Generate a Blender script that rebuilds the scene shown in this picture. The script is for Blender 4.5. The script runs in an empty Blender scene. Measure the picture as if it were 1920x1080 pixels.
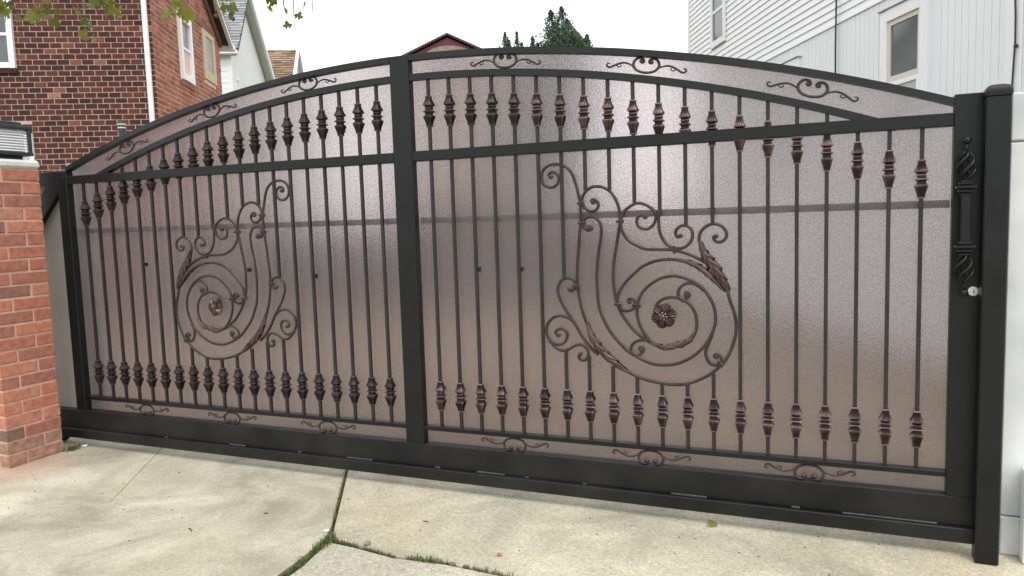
import bpy, bmesh, math, random
from mathutils import Vector, Matrix, noise

# ------------------------------------------------------------------ camera, sky, sun, exposure
scn = bpy.context.scene
COL = scn.collection
cam_data = bpy.data.cameras.new('camera')
cam = bpy.data.objects.new('camera', cam_data)
COL.objects.link(cam)
CAM = Vector((2.0979, -3.8533, 1.602))
# columns: right, up, backwards
cam.matrix_world = Matrix((
    (0.92221, -0.00718, 0.38662, CAM.x),
    (0.38538, 0.09924, -0.91740, CAM.y),
    (-0.03178, 0.99504, 0.09429, CAM.z),
    (0, 0, 0, 1)))
cam_data.sensor_fit = 'HORIZONTAL'
cam_data.sensor_width = 36.0
cam_data.lens = 36.0 * 1422.35 / 1920.0
cam_data.clip_start = 0.05
cam_data.clip_end = 2000
scn.camera = cam

SUN_EL, SUN_AZ = math.radians(58), math.radians(140)     # high, behind the camera to its right
world = bpy.data.worlds.new('World')
scn.world = world
world.use_nodes = True
wn, wl = world.node_tree.nodes, world.node_tree.links
wn.clear()
w_out = wn.new('ShaderNodeOutputWorld')
w_bg = wn.new('ShaderNodeBackground')
w_sky = wn.new('ShaderNodeTexSky')
w_sky.sky_type = 'NISHITA'
w_sky.sun_disc = False
w_sky.sun_elevation = SUN_EL
w_sky.sun_rotation = SUN_AZ
w_sky.air_density = 1.0
w_sky.dust_density = 4.0
w_sky.ozone_density = 1.0
w_hs = wn.new('ShaderNodeHueSaturation')                 # an overcast deck: the blue is scattered out
w_hs.inputs['Saturation'].default_value = 0.12
w_mix = wn.new('ShaderNodeMixRGB')                       # even cloud layer
w_mix.inputs['Fac'].default_value = 0.75
w_mix.inputs['Color2'].default_value = (13.0, 13.2, 13.4, 1)
wl.new(w_sky.outputs['Color'], w_hs.inputs['Color'])
wl.new(w_hs.outputs['Color'], w_mix.inputs['Color1'])
wl.new(w_mix.outputs['Color'], w_bg.inputs['Color'])
w_bg.inputs['Strength'].default_value = 0.12
wl.new(w_bg.outputs['Background'], w_out.inputs['Surface'])

sun_data = bpy.data.lights.new('sun', 'SUN')
sun_data.energy = 1.2
sun_data.angle = math.radians(25)
sun_data.color = (1.0, 0.96, 0.9)
sun = bpy.data.objects.new('sun', sun_data)
COL.objects.link(sun)
to_sun = Vector((math.cos(SUN_EL) * math.sin(SUN_AZ), math.cos(SUN_EL) * math.cos(SUN_AZ), math.sin(SUN_EL)))
sun.rotation_euler = to_sun.to_track_quat('Z', 'Y').to_euler()
sun.location = (0, -4, 12)

scn.view_settings.view_transform = 'Standard'
scn.view_settings.look = 'None'
scn.view_settings.exposure = 0.28
scn.view_settings.gamma = 1.0
scn.view_settings.use_curve_mapping = False
scn.render.engine = 'CYCLES'
scn.cycles.use_denoising = True
scn.cycles.max_bounces = 8
scn.cycles.transmission_bounces = 8
scn.cycles.transparent_max_bounces = 8
scn.cycles.sample_clamp_indirect = 8

random.seed(7)
R = random.Random(11)
PI = math.pi

# ------------------------------------------------------------------ materials
MATS = {}

def nmat(name):
    m = bpy.data.materials.new(name)
    m.use_nodes = True
    return m, m.node_tree.nodes, m.node_tree.links, m.node_tree.nodes['Principled BSDF']

def ramp(nodes, stops):
    r = nodes.new('ShaderNodeValToRGB')
    el = r.color_ramp.elements
    while len(el) < len(stops):
        el.new(0.5)
    for e, (p, c) in zip(el, stops):
        e.position = p
        e.color = (*c, 1)
    return r

def mat(name, c1, c2=None, rough=0.6, metal=0.0, scale=6.0, detail=4.0, bump=0.0, bscale=60.0, spec=0.5, obj_coords=True, rvar=0.0):
    """one surface: two colours mixed by noise, optional fine relief"""
    if name in MATS:
        return MATS[name]
    m, n, l, p = nmat(name)
    p.inputs['Roughness'].default_value = rough
    p.inputs['Metallic'].default_value = metal
    p.inputs['Specular IOR Level'].default_value = spec
    geo = n.new('ShaderNodeNewGeometry')
    if c2 is None:
        p.inputs['Base Color'].default_value = (*c1, 1)
    else:
        t = n.new('ShaderNodeTexNoise')
        t.inputs['Scale'].default_value = scale
        t.inputs['Detail'].default_value = detail
        l.new(geo.outputs['Position'], t.inputs['Vector'])
        r = ramp(n, [(0.3, c1), (0.7, c2)])
        l.new(t.outputs['Fac'], r.inputs['Fac'])
        l.new(r.outputs['Color'], p.inputs['Base Color'])
        if rvar:
            mr = n.new('ShaderNodeMapRange')
            mr.inputs['To Min'].default_value = rough - rvar
            mr.inputs['To Max'].default_value = rough + rvar
            l.new(t.outputs['Fac'], mr.inputs['Value'])
            l.new(mr.outputs['Result'], p.inputs['Roughness'])
    if bump:
        t2 = n.new('ShaderNodeTexNoise')
        t2.inputs['Scale'].default_value = bscale
        t2.inputs['Detail'].default_value = 3
        l.new(geo.outputs['Position'], t2.inputs['Vector'])
        b = n.new('ShaderNodeBump')
        b.inputs['Strength'].default_value = bump
        b.inputs['Distance'].default_value = 0.004
        l.new(t2.outputs['Fac'], b.inputs['Height'])
        l.new(b.outputs['Normal'], p.inputs['Normal'])
    MATS[name] = m
    return m

def brick_mat(name, stops, rough=0.85, grime=0.35):
    """each brick its own colour, with blotches and pits inside it"""
    m, n, l, p = nmat(name)
    p.inputs['Roughness'].default_value = rough
    p.inputs['Specular IOR Level'].default_value = 0.25
    oi = n.new('ShaderNodeObjectInfo')
    geo = n.new('ShaderNodeNewGeometry')
    add = n.new('ShaderNodeMath'); add.operation = 'ADD'
    fr = n.new('ShaderNodeMath'); fr.operation = 'FRACT'
    l.new(oi.outputs['Random'], add.inputs[0])
    l.new(geo.outputs['Random Per Island'], add.inputs[1])
    l.new(add.outputs[0], fr.inputs[0])
    r = ramp(n, stops)
    l.new(fr.outputs[0], r.inputs['Fac'])
    t = n.new('ShaderNodeTexNoise')
    t.inputs['Scale'].default_value = 22
    t.inputs['Detail'].default_value = 6
    l.new(geo.outputs['Position'], t.inputs['Vector'])
    mul = n.new('ShaderNodeMixRGB'); mul.blend_type = 'MULTIPLY'
    mul.inputs['Fac'].default_value = grime
    r2 = ramp(n, [(0.3, (0.35, 0.32, 0.3)), (0.62, (1.25, 1.2, 1.15))])
    l.new(t.outputs['Fac'], r2.inputs['Fac'])
    l.new(r.outputs['Color'], mul.inputs['Color1'])
    l.new(r2.outputs['Color'], mul.inputs['Color2'])
    l.new(mul.outputs['Color'], p.inputs['Base Color'])
    b = n.new('ShaderNodeBump')
    b.inputs['Strength'].default_value = 0.5
    b.inputs['Distance'].default_value = 0.006
    t2 = n.new('ShaderNodeTexNoise')
    t2.inputs['Scale'].default_value = 90
    l.new(geo.outputs['Position'], t2.inputs['Vector'])
    l.new(t2.outputs['Fac'], b.inputs['Height'])
    l.new(b.outputs['Normal'], p.inputs['Normal'])
    return m

def rubbed_mat(name, dark, copper, lo=0.49, hi=0.56, metal=0.75, rough=0.42):
    """dark metal with copper rubbed onto the raised edges"""
    m, n, l, p = nmat(name)
    p.inputs['Metallic'].default_value = metal
    p.inputs['Roughness'].default_value = rough
    geo = n.new('ShaderNodeNewGeometry')
    t = n.new('ShaderNodeTexNoise')
    t.inputs['Scale'].default_value = 14
    t.inputs['Detail'].default_value = 3
    l.new(geo.outputs['Position'], t.inputs['Vector'])
    mr = n.new('ShaderNodeMapRange')
    mr.inputs['From Min'].default_value = 0.3
    mr.inputs['From Max'].default_value = 0.7
    mr.inputs['To Min'].default_value = -0.025
    mr.inputs['To Max'].default_value = 0.035
    l.new(t.outputs['Fac'], mr.inputs['Value'])
    add = n.new('ShaderNodeMath'); add.operation = 'ADD'
    l.new(geo.outputs['Pointiness'], add.inputs[0])
    l.new(mr.outputs['Result'], add.inputs[1])
    r = ramp(n, [(lo, dark), (hi, copper)])
    l.new(add.outputs[0], r.inputs['Fac'])
    l.new(r.outputs['Color'], p.inputs['Base Color'])
    return m

def concrete_mat(name, c_dark, c_light, c_stain, speck=0.0, seed=0.0, pink=None):
    m, n, l, p = nmat(name)
    p.inputs['Roughness'].default_value = 0.9
    p.inputs['Specular IOR Level'].default_value = 0.2
    geo = n.new('ShaderNodeNewGeometry')
    mp = n.new('ShaderNodeMapping')
    mp.inputs['Location'].default_value = (seed, seed * 0.7, 0)
    l.new(geo.outputs['Position'], mp.inputs['Vector'])
    def nz(scale, detail, rough=0.55, dist=0.0):
        t = n.new('ShaderNodeTexNoise')
        t.inputs['Scale'].default_value = scale
        t.inputs['Detail'].default_value = detail
        t.inputs['Roughness'].default_value = rough
        t.inputs['Distortion'].default_value = dist
        l.new(mp.outputs['Vector'], t.inputs['Vector'])
        return t
    big = nz(1.7, 6, 0.62, 0.6)
    r1 = ramp(n, [(0.34, c_dark), (0.62, c_light)])
    l.new(big.outputs['Fac'], r1.inputs['Fac'])
    st = nz(0.9, 5, 0.6, 0.3)
    rs = ramp(n, [(0.5, (0, 0, 0)), (0.72, (0.8, 0.8, 0.8))])
    l.new(st.outputs['Fac'], rs.inputs['Fac'])
    mx = n.new('ShaderNodeMixRGB')
    l.new(rs.outputs['Color'], mx.inputs['Fac'])
    l.new(r1.outputs['Color'], mx.inputs['Color1'])
    mx.inputs['Color2'].default_value = (*c_stain, 1)
    fine = nz(95, 3, 0.7)
    rf = ramp(n, [(0.3, (0.72, 0.72, 0.72)), (0.7, (1.18, 1.18, 1.18))])
    l.new(fine.outputs['Fac'], rf.inputs['Fac'])
    mul = n.new('ShaderNodeMixRGB'); mul.blend_type = 'MULTIPLY'
    mul.inputs['Fac'].default_value = 0.55
    l.new(mx.outputs['Color'], mul.inputs['Color1'])
    l.new(rf.outputs['Color'], mul.inputs['Color2'])
    last = mul
    if pink:                                               # brick dust washed out round the foot of the pillar
        vd = n.new('ShaderNodeVectorMath'); vd.operation = 'DISTANCE'
        l.new(geo.outputs['Position'], vd.inputs[0])
        vd.inputs[1].default_value = pink[0]
        jit = n.new('ShaderNodeMath'); jit.operation = 'MULTIPLY_ADD'
        l.new(nz(7, 5, 0.65).outputs['Fac'], jit.inputs[0]); jit.inputs[1].default_value = 0.55
        l.new(vd.outputs['Value'], jit.inputs[2])
        rr = ramp(n, [(0.28, (0.75, 0.75, 0.75)), (pink[1] + .12, (0, 0, 0))])
        l.new(jit.outputs[0], rr.inputs['Fac'])
        mp_ = n.new('ShaderNodeMixRGB')
        l.new(rr.outputs['Color'], mp_.inputs['Fac'])
        l.new(mul.outputs['Color'], mp_.inputs['Color1'])
        mp_.inputs['Color2'].default_value = (0.50, 0.31, 0.23, 1)
        mul = mp_
        last = mul
    hgt = fine.outputs['Fac']
    if speck:
        v = n.new('ShaderNodeTexVoronoi')
        v.inputs['Scale'].default_value = 85
        l.new(mp.outputs['Vector'], v.inputs['Vector'])
        wn_ = n.new('ShaderNodeSeparateColor')
        l.new(v.outputs['Color'], wn_.inputs['Color'])
        rv = ramp(n, [(0.0, (0.42, 0.4, 0.37)), (0.3, (0.95, 0.93, 0.88)), (0.8, (1.05, 1.03, 0.98)), (0.95, (1.5, 1.48, 1.4))])
        l.new(wn_.outputs['Red'], rv.inputs['Fac'])
        m3 = n.new('ShaderNodeMixRGB'); m3.blend_type = 'MULTIPLY'
        m3.inputs['Fac'].default_value = speck
        l.new(mul.outputs['Color'], m3.inputs['Color1'])
        l.new(rv.outputs['Color'], m3.inputs['Color2'])
        last = m3
        hgt = v.outputs['Distance']
    l.new(last.outputs['Color'], p.inputs['Base Color'])
    b = n.new('ShaderNodeBump')
    b.inputs['Strength'].default_value = 0.35
    b.inputs['Distance'].default_value = 0.004
    l.new(hgt, b.inputs['Height'])
    l.new(b.outputs['Normal'], p.inputs['Normal'])
    return m

def sheet_mat():
    """bronze pebbled polycarbonate: lets blurred light through"""
    m, n, l, p = nmat('bronze_pebbled_sheet')
    p.inputs['Roughness'].default_value = 0.20
    p.inputs['IOR'].default_value = 1.36
    p.inputs['Transmission Weight'].default_value = 0.96
    p.inputs['Specular IOR Level'].default_value = 0.4
    geo = n.new('ShaderNodeNewGeometry')
    v = n.new('ShaderNodeTexNoise')
    v.inputs['Scale'].default_value = 150
    v.inputs['Detail'].default_value = 1.5
    l.new(geo.outputs['Position'], v.inputs['Vector'])
    rp_ = ramp(n, [(0.32, (0.53, 0.468, 0.478)), (0.68, (0.80, 0.722, 0.735))])
    l.new(v.outputs['Fac'], rp_.inputs['Fac'])
    l.new(rp_.outputs['Color'], p.inputs['Base Color'])
    b = n.new('ShaderNodeBump')
    b.inputs['Strength'].default_value = 0.4
    b.inputs['Distance'].default_value = 0.003
    l.new(v.outputs['Fac'], b.inputs['Height'])
    l.new(b.outputs['Normal'], p.inputs['Normal'])
    tr = n.new('ShaderNodeBsdfTranslucent')                # the milky part of the sheet scatters light through in all directions
    tr.inputs['Color'].default_value = (0.72, 0.66, 0.68, 1)
    l.new(b.outputs['Normal'], tr.inputs['Normal'])
    mx = n.new('ShaderNodeMixShader')
    mx.inputs['Fac'].default_value = 0.11
    l.new(p.outputs['BSDF'], mx.inputs[1])
    l.new(tr.outputs['BSDF'], mx.inputs[2])
    l.new(mx.outputs['Shader'], n['Material Output'].inputs['Surface'])
    return m

M_BLACK = mat('black_powder_coat', (0.0035, 0.0044, 0.005), (0.0065, 0.0076, 0.0082), rough=0.36, scale=5, detail=7, bump=0.06, bscale=200, spec=0.34, rvar=0.12)
M_DUSTY = mat('dusty_black_coat', (0.0032, 0.0038, 0.0042), (0.017, 0.017, 0.016), rough=0.46, scale=3.5, detail=9, bump=0.08, bscale=160, spec=0.3, rvar=0.1)
M_TAN = mat('tan_siding', (0.42, 0.36, 0.29), (0.5, 0.43, 0.35), rough=0.7, scale=2)
M_BAR = mat('bronze_black_bar', (0.013, 0.0125, 0.0125), (0.028, 0.023, 0.0215), rough=0.42, metal=0.2, scale=7, spec=0.5)
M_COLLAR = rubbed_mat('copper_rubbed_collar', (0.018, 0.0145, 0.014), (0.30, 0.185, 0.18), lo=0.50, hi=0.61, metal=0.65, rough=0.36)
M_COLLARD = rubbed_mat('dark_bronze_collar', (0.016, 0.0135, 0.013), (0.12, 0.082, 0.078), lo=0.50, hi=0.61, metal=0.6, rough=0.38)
M_SCROLL = rubbed_mat('copper_rubbed_scroll', (0.017, 0.015, 0.0145), (0.075, 0.055, 0.051), lo=0.52, hi=0.62, metal=0.45, rough=0.38)
M_LEAFMETAL = rubbed_mat('copper_rubbed_leaf', (0.018, 0.0135, 0.013), (0.20, 0.128, 0.12), lo=0.48, hi=0.58, metal=0.65, rough=0.34)
M_SHEET = sheet_mat()
M_STEEL = mat('bare_steel', (0.66, 0.66, 0.64), (0.74, 0.74, 0.72), rough=0.3, metal=0.25, scale=30)
M_WELD = mat('scuffed_grey_weld', (0.035, 0.038, 0.04), (0.08, 0.085, 0.087), rough=0.5, metal=0.3, scale=40)
M_DARK = mat('dark_hole', (0.01, 0.01, 0.01), rough=0.7)
M_WHITE = mat('white_paint', (0.74, 0.77, 0.77), (0.80, 0.82, 0.82), rough=0.55, scale=3, bump=0.05)
M_LAP = mat('white_lap_siding', (0.83, 0.86, 0.885), (0.865, 0.885, 0.90), rough=0.5, scale=1.2, bump=0.04)
M_VERT = mat('pale_green_vertical_siding', (0.75, 0.815, 0.825), (0.79, 0.84, 0.845), rough=0.5, scale=1.5, bump=0.04)
M_TRIM = mat('white_window_trim', (0.83, 0.845, 0.86), (0.86, 0.87, 0.88), rough=0.45, scale=3)
M_CREAM = mat('cream_window_frame', (0.62, 0.58, 0.50), (0.68, 0.64, 0.57), rough=0.5, scale=4)
M_GLASS = mat('dark_window_glass', (0.045, 0.055, 0.06), (0.10, 0.12, 0.125), rough=0.08, scale=1.8, spec=0.8)
M_GLASSL = mat('pale_curtained_glass', (0.32, 0.36, 0.37), (0.52, 0.56, 0.57), rough=0.12, scale=2.5, spec=0.8)
M_MORTAR = mat('pink_mortar', (0.47, 0.345, 0.295), (0.62, 0.475, 0.41), rough=0.95, scale=12, bump=0.2)
M_MORTAR2 = mat('pale_orange_mortar', (0.66, 0.50, 0.41), (0.78, 0.62, 0.52), rough=0.95, scale=12, bump=0.2)
M_MORTAR3 = mat('red_stained_mortar', (0.54, 0.34, 0.27), (0.66, 0.46, 0.38), rough=0.95, scale=16, bump=0.4)
M_FACE = brick_mat('dark_face_brick', [(0.0, (0.052, 0.025, 0.021)), (0.35, (0.082, 0.030, 0.025)), (0.65, (0.105, 0.036, 0.029)), (0.93, (0.130, 0.050, 0.034)), (0.975, (0.22, 0.085, 0.06)), (1.0, (0.36, 0.21, 0.14))])
M_COMMON = brick_mat('orange_common_brick', [(0.0, (0.20, 0.090, 0.060)), (0.4, (0.34, 0.130, 0.080)), (0.75, (0.44, 0.175, 0.105)), (1.0, (0.30, 0.16, 0.12))])
M_PILLAR = brick_mat('red_pillar_brick', [(0.0, (0.19, 0.13, 0.10)), (0.10, (0.34, 0.15, 0.11)), (0.4, (0.43, 0.165, 0.115)), (0.75, (0.49, 0.20, 0.13)), (1.0, (0.46, 0.23, 0.17))], grime=0.4)
M_PILLARLOW = brick_mat('grey_stained_brick', [(0.0, (0.34, 0.20, 0.15)), (1.0, (0.42, 0.235, 0.17))], grime=0.55)
M_BACKDRIVE = concrete_mat('worn_brown_driveway', (0.15, 0.12, 0.08), (0.24, 0.195, 0.135), (0.12, 0.10, 0.07), 0.3, 2.0)
M_FENCE = mat('dark_stained_boards', (0.055, 0.042, 0.040), (0.09, 0.07, 0.066), rough=0.8, scale=6, bump=0.2)
M_CAP = mat('cast_stone_cap', (0.50, 0.53, 0.48), (0.64, 0.66, 0.60), rough=0.9, scale=18, bump=0.3)
M_SHINGLE = brick_mat('grey_shingle', [(0.0, (0.22, 0.235, 0.25)), (0.5, (0.29, 0.305, 0.315)), (1.0, (0.37, 0.38, 0.39))])
M_SHINGLE_B = brick_mat('brown_shingle', [(0.0, (0.17, 0.12, 0.08)), (0.5, (0.26, 0.185, 0.125)), (1.0, (0.36, 0.265, 0.18))])
M_STUCCO = mat('white_stucco', (0.72, 0.76, 0.74), (0.80, 0.82, 0.80), rough=0.85, scale=5, bump=0.2)
M_SOFFIT = mat('pale_green_soffit', (0.46, 0.55, 0.47), (0.52, 0.60, 0.52), rough=0.7, scale=3)
M_MAROON = mat('maroon_siding', (0.085, 0.016, 0.022), (0.125, 0.024, 0.030), rough=0.6, scale=2)
M_ROOFDK = mat('dark_brown_roof', (0.055, 0.038, 0.036), (0.085, 0.06, 0.056), rough=0.9, scale=8, bump=0.4)
M_FANSH = mat('weathered_fan_shingle', (0.20, 0.16, 0.11), (0.32, 0.26, 0.19), rough=0.9, scale=9)
M_BROWNTRIM = mat('brown_rake_board', (0.16, 0.085, 0.055), (0.22, 0.12, 0.08), rough=0.8, scale=5)
M_STONE = mat('cream_stone', (0.50, 0.42, 0.28), (0.62, 0.53, 0.38), rough=0.9, scale=14, bump=0.3)
M_GREYMETAL = mat('grey_metal', (0.24, 0.26, 0.27), (0.33, 0.35, 0.36), rough=0.45, metal=0.3, scale=8)
M_SLAB_A = concrete_mat('smooth_concrete', (0.31, 0.287, 0.222), (0.57, 0.535, 0.435), (0.33, 0.295, 0.21), 0.22, 1.0, pink=((-2.95, -0.52, 0), 0.55))
M_SLAB_B = concrete_mat('pebbled_concrete', (0.35, 0.33, 0.26), (0.575, 0.54, 0.43), (0.50, 0.435, 0.29), 0.36, 4.0)
M_SLAB_C = concrete_mat('coarse_pebbled_concrete', (0.37, 0.352, 0.29), (0.54, 0.515, 0.43), (0.37, 0.345, 0.275), 0.45, 9.0)
M_DIRT = mat('dirt', (0.08, 0.06, 0.04), (0.17, 0.14, 0.10), rough=1.0, scale=20, bump=0.5)
M_PALEJOINT = mat('pale_joint_filler', (0.52, 0.50, 0.44), (0.64, 0.62, 0.56), rough=0.95, scale=30, bump=0.3)
M_GRASS = mat('grass_blade', (0.055, 0.10, 0.02), (0.15, 0.17, 0.05), rough=0.6, scale=25)
M_DRYGRASS = mat('dry_weed', (0.16, 0.13, 0.06), (0.10, 0.11, 0.035), rough=0.8, scale=25)
M_BARK = mat('grey_brown_bark', (0.13, 0.10, 0.07), (0.24, 0.20, 0.15), rough=0.9, scale=9, bump=0.5)
M_TWIG = mat('dark_twig', (0.07, 0.05, 0.035), (0.12, 0.09, 0.06), rough=0.9, scale=30)
M_REDCHIP = mat('red_brick_chip', (0.33, 0.12, 0.08), (0.42, 0.2, 0.14), rough=0.9, scale=60)
M_PIPE = mat('dark_green_pipe', (0.018, 0.035, 0.03), (0.03, 0.05, 0.045), rough=0.4, scale=10)
M_STRIPE = mat('pale_pipe_stripe', (0.6, 0.62, 0.58), rough=0.5)

def leaf_mat(name, c1, c2, c3, trans=0.3):
    m, n, l, p = nmat(name)
    oi = n.new('ShaderNodeObjectInfo')
    geo = n.new('ShaderNodeNewGeometry')
    add = n.new('ShaderNodeMath'); add.operation = 'ADD'
    fr = n.new('ShaderNodeMath'); fr.operation = 'FRACT'
    l.new(oi.outputs['Random'], add.inputs[0])
    l.new(geo.outputs['Random Per Island'], add.inputs[1])
    l.new(add.outputs[0], fr.inputs[0])
    r = ramp(n, [(0.0, c1), (0.5, c2), (1.0, c3)])
    l.new(fr.outputs[0], r.inputs['Fac'])
    l.new(r.outputs['Color'], p.inputs['Base Color'])
    p.inputs['Roughness'].default_value = 0.5
    tr = n.new('ShaderNodeBsdfTranslucent')
    l.new(r.outputs['Color'], tr.inputs['Color'])
    mx = n.new('ShaderNodeMixShader')
    mx.inputs['Fac'].default_value = trans
    l.new(p.outputs['BSDF'], mx.inputs[1])
    l.new(tr.outputs['BSDF'], mx.inputs[2])
    l.new(mx.outputs['Shader'], n['Material Output'].inputs['Surface'])
    return m

M_MAPLE = leaf_mat('plane_tree_leaf', (0.09, 0.12, 0.018), (0.21, 0.23, 0.022), (0.15, 0.115, 0.045), 0.4)
M_CONIFER = leaf_mat('evergreen_needles', (0.045, 0.090, 0.055), (0.075, 0.135, 0.08), (0.12, 0.18, 0.10), 0.3)
M_LIGHTFOL = leaf_mat('light_foliage', (0.05, 0.10, 0.045), (0.09, 0.15, 0.06), (0.13, 0.17, 0.08), 0.25)

# ------------------------------------------------------------------ helpers
def tag(o, label=None, cat=None, group=None, kind=None):
    if label: o['label'] = label
    if cat: o['category'] = cat
    if group: o['group'] = group
    if kind: o['kind'] = kind
    return o

def empty(name, loc=(0, 0, 0), rz=0.0):
    o = bpy.data.objects.new(name, None)
    o.empty_display_size = 0.2
    COL.objects.link(o)
    o.location = loc
    o.rotation_euler = (0, 0, rz)
    return o

def link(name, me, parent=None, loc=(0, 0, 0), rot=None):
    o = bpy.data.objects.new(name, me)
    COL.objects.link(o)
    o.location = loc
    if rot is not None:
        o.rotation_euler = rot
    if parent is not None:
        o.parent = parent
    return o

def tomesh(name, bm, m, smooth=False):
    me = bpy.data.meshes.new(name)
    bmesh.ops.recalc_face_normals(bm, faces=bm.faces)
    bm.to_mesh(me)
    bm.free()
    for mm in (m if isinstance(m, (list, tuple)) else [m]):
        me.materials.append(mm)
    if smooth:
        for p in me.polygons:
            p.use_smooth = True
    return me

def obj(name, bm, m, parent=None, smooth=False, loc=(0, 0, 0), rot=None):
    return link(name, tomesh(name, bm, m, smooth), parent, loc, rot)

def add_box(bm, x0, x1, y0, y1, z0, z1, bev=0.0, M=None):
    vs = [bm.verts.new(Vector(c)) for c in ((x0, y0, z0), (x1, y0, z0), (x1, y1, z0), (x0, y1, z0), (x0, y0, z1), (x1, y0, z1), (x1, y1, z1), (x0, y1, z1))]
    fs = [bm.faces.new([vs[i] for i in f]) for f in ((0, 3, 2, 1), (4, 5, 6, 7), (0, 1, 5, 4), (1, 2, 6, 5), (2, 3, 7, 6), (3, 0, 4, 7))]
    geom = vs
    if bev:
        es = list({e for f in fs for e in f.edges})
        r = bmesh.ops.bevel(bm, geom=es, offset=bev, segments=1, affect='EDGES', profile=0.5)
        geom = list({v for f in r['faces'] for v in f.verts})
    if M is not None:
        bmesh.ops.transform(bm, matrix=M, verts=geom)
    return geom

def box(name, m, parent, x0, x1, y0, y1, z0, z1, bev=0.0):
    bm = bmesh.new()
    add_box(bm, x0, x1, y0, y1, z0, z1, bev)
    return obj(name, bm, m, parent)

def add_prism(bm, pts, h0, h1, f):
    """pts: 2-D outline; f(p, h) -> 3-D"""
    a = [bm.verts.new(f(p, h0)) for p in pts]
    b = [bm.verts.new(f(p, h1)) for p in pts]
    n = len(pts)
    bm.faces.new(a[::-1]); bm.faces.new(b)
    for i in range(n):
        bm.faces.new((a[i], a[(i + 1) % n], b[(i + 1) % n], b[i]))

def catmull(pts, per=4):
    P = [Vector((*p, 0)) if len(p) == 2 else Vector(p) for p in pts]
    out = []
    for i in range(len(P) - 1):
        p0 = P[max(i - 1, 0)]; p1 = P[i]; p2 = P[i + 1]; p3 = P[min(i + 2, len(P) - 1)]
        for k in range(per):
            t = k / per
            out.append(0.5 * ((2 * p1) + (p2 - p0) * t + (2 * p0 - 5 * p1 + 4 * p2 - p3) * t * t + (3 * p1 - p0 - 3 * p2 + p3) * t ** 3))
    out.append(P[-1])
    return out

def add_tube(bm, path, rad, sides=8, flat=1.0):
    """sweep a round section along 3-D points, closed ends; rad number or list"""
    n = len(path)
    rs = rad if isinstance(rad, (list, tuple)) else [rad] * n
    prev = None
    rings = []
    for i in range(n):
        t = (path[min(i + 1, n - 1)] - path[max(i - 1, 0)])
        t = t.normalized() if t.length > 1e-9 else Vector((0, 0, 1))
        if prev is None:
            ref = Vector((0, 1, 0)) if abs(t.y) < 0.9 else Vector((1, 0, 0))
            nn = (ref - t * ref.dot(t)).normalized()
        else:
            nn = (prev - t * prev.dot(t)).normalized()
        prev = nn
        bb = t.cross(nn)
        rings.append([bm.verts.new(path[i] + (nn * math.cos(2 * PI * (k + .5) / sides) * flat + bb * math.sin(2 * PI * (k + .5) / sides)) * rs[i]) for k in range(sides)])
    for i in range(n - 1):
        for k in range(sides):
            bm.faces.new((rings[i][k], rings[i][(k + 1) % sides], rings[i + 1][(k + 1) % sides], rings[i + 1][k]))
    bm.faces.new(rings[0][::-1]); bm.faces.new(rings[-1])

def add_lathe(bm, prof, c=(0, 0, 0), sides=16):
    rings = [[bm.verts.new((c[0] + r * math.cos(2 * PI * k / sides), c[1] + r * math.sin(2 * PI * k / sides), c[2] + z)) for k in range(sides)] for r, z in prof]
    for a, b in zip(rings, rings[1:]):
        for k in range(sides):
            bm.faces.new((a[k], a[(k + 1) % sides], b[(k + 1) % sides], b[k]))
    bm.faces.new(rings[0][::-1]); bm.faces.new(rings[-1])

def add_sphere(bm, c, r, u=12, v=8):
    res = bmesh.ops.create_uvsphere(bm, u_segments=u, v_segments=v, radius=r)
    bmesh.ops.translate(bm, verts=res['verts'], vec=Vector(c))

# ------------------------------------------------------------------ setting: ground and driveway
bm = bmesh.new()
for q in [((-600, -600), (600, -600), (600, 600), (-600, 600))]:
    bm.faces.new([bm.verts.new((x, y, -0.05)) for x, y in q])
tag(obj('ground', bm, M_DIRT), kind='structure')

driveway = tag(empty('driveway'), kind='structure')

def jag(a, b, n, amp, rnd):
    """points from a to b (b left out) that wander off the straight line"""
    a, b = Vector(a), Vector(b)
    d = b - a
    nn = Vector((-d.y, d.x)).normalized()
    out = []
    for i in range(n):
        t = i / n
        off = rnd.uniform(-amp, amp) if 0 < i else 0
        p = a + d * t + nn * off
        out.append((p.x, p.y))
    return out

def slab(pts, m, name='slab', top=0.0):
    b = bmesh.new()
    add_prism(b, pts, top - 0.12, top, lambda p, h: Vector((p[0], p[1], h)))
    return obj(name, b, m, driveway)

rs = random.Random(3)
J = 0.011
# main joint runs from behind the gate to the node; the crack runs right from the node
jA = [(-0.882, 0.30), (-0.813, 0.182), (-0.563, -0.241), (-0.323, -0.652)]
node = (-0.239, -0.799)
jB = [(-0.205, -1.10), (-0.19, -1.6), (-0.10, -3.0), (0.2, -9.0)]
crack = [(-0.061, -0.838), (0.192, -0.876), (0.437, -0.855), (0.717, -0.872), (1.3, -0.91), (2.2, -0.93), (7.0, -1.05)]
off = lambda pts, dx, dy=0: [(x + dx, y + dy) for x, y in pts]
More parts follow.
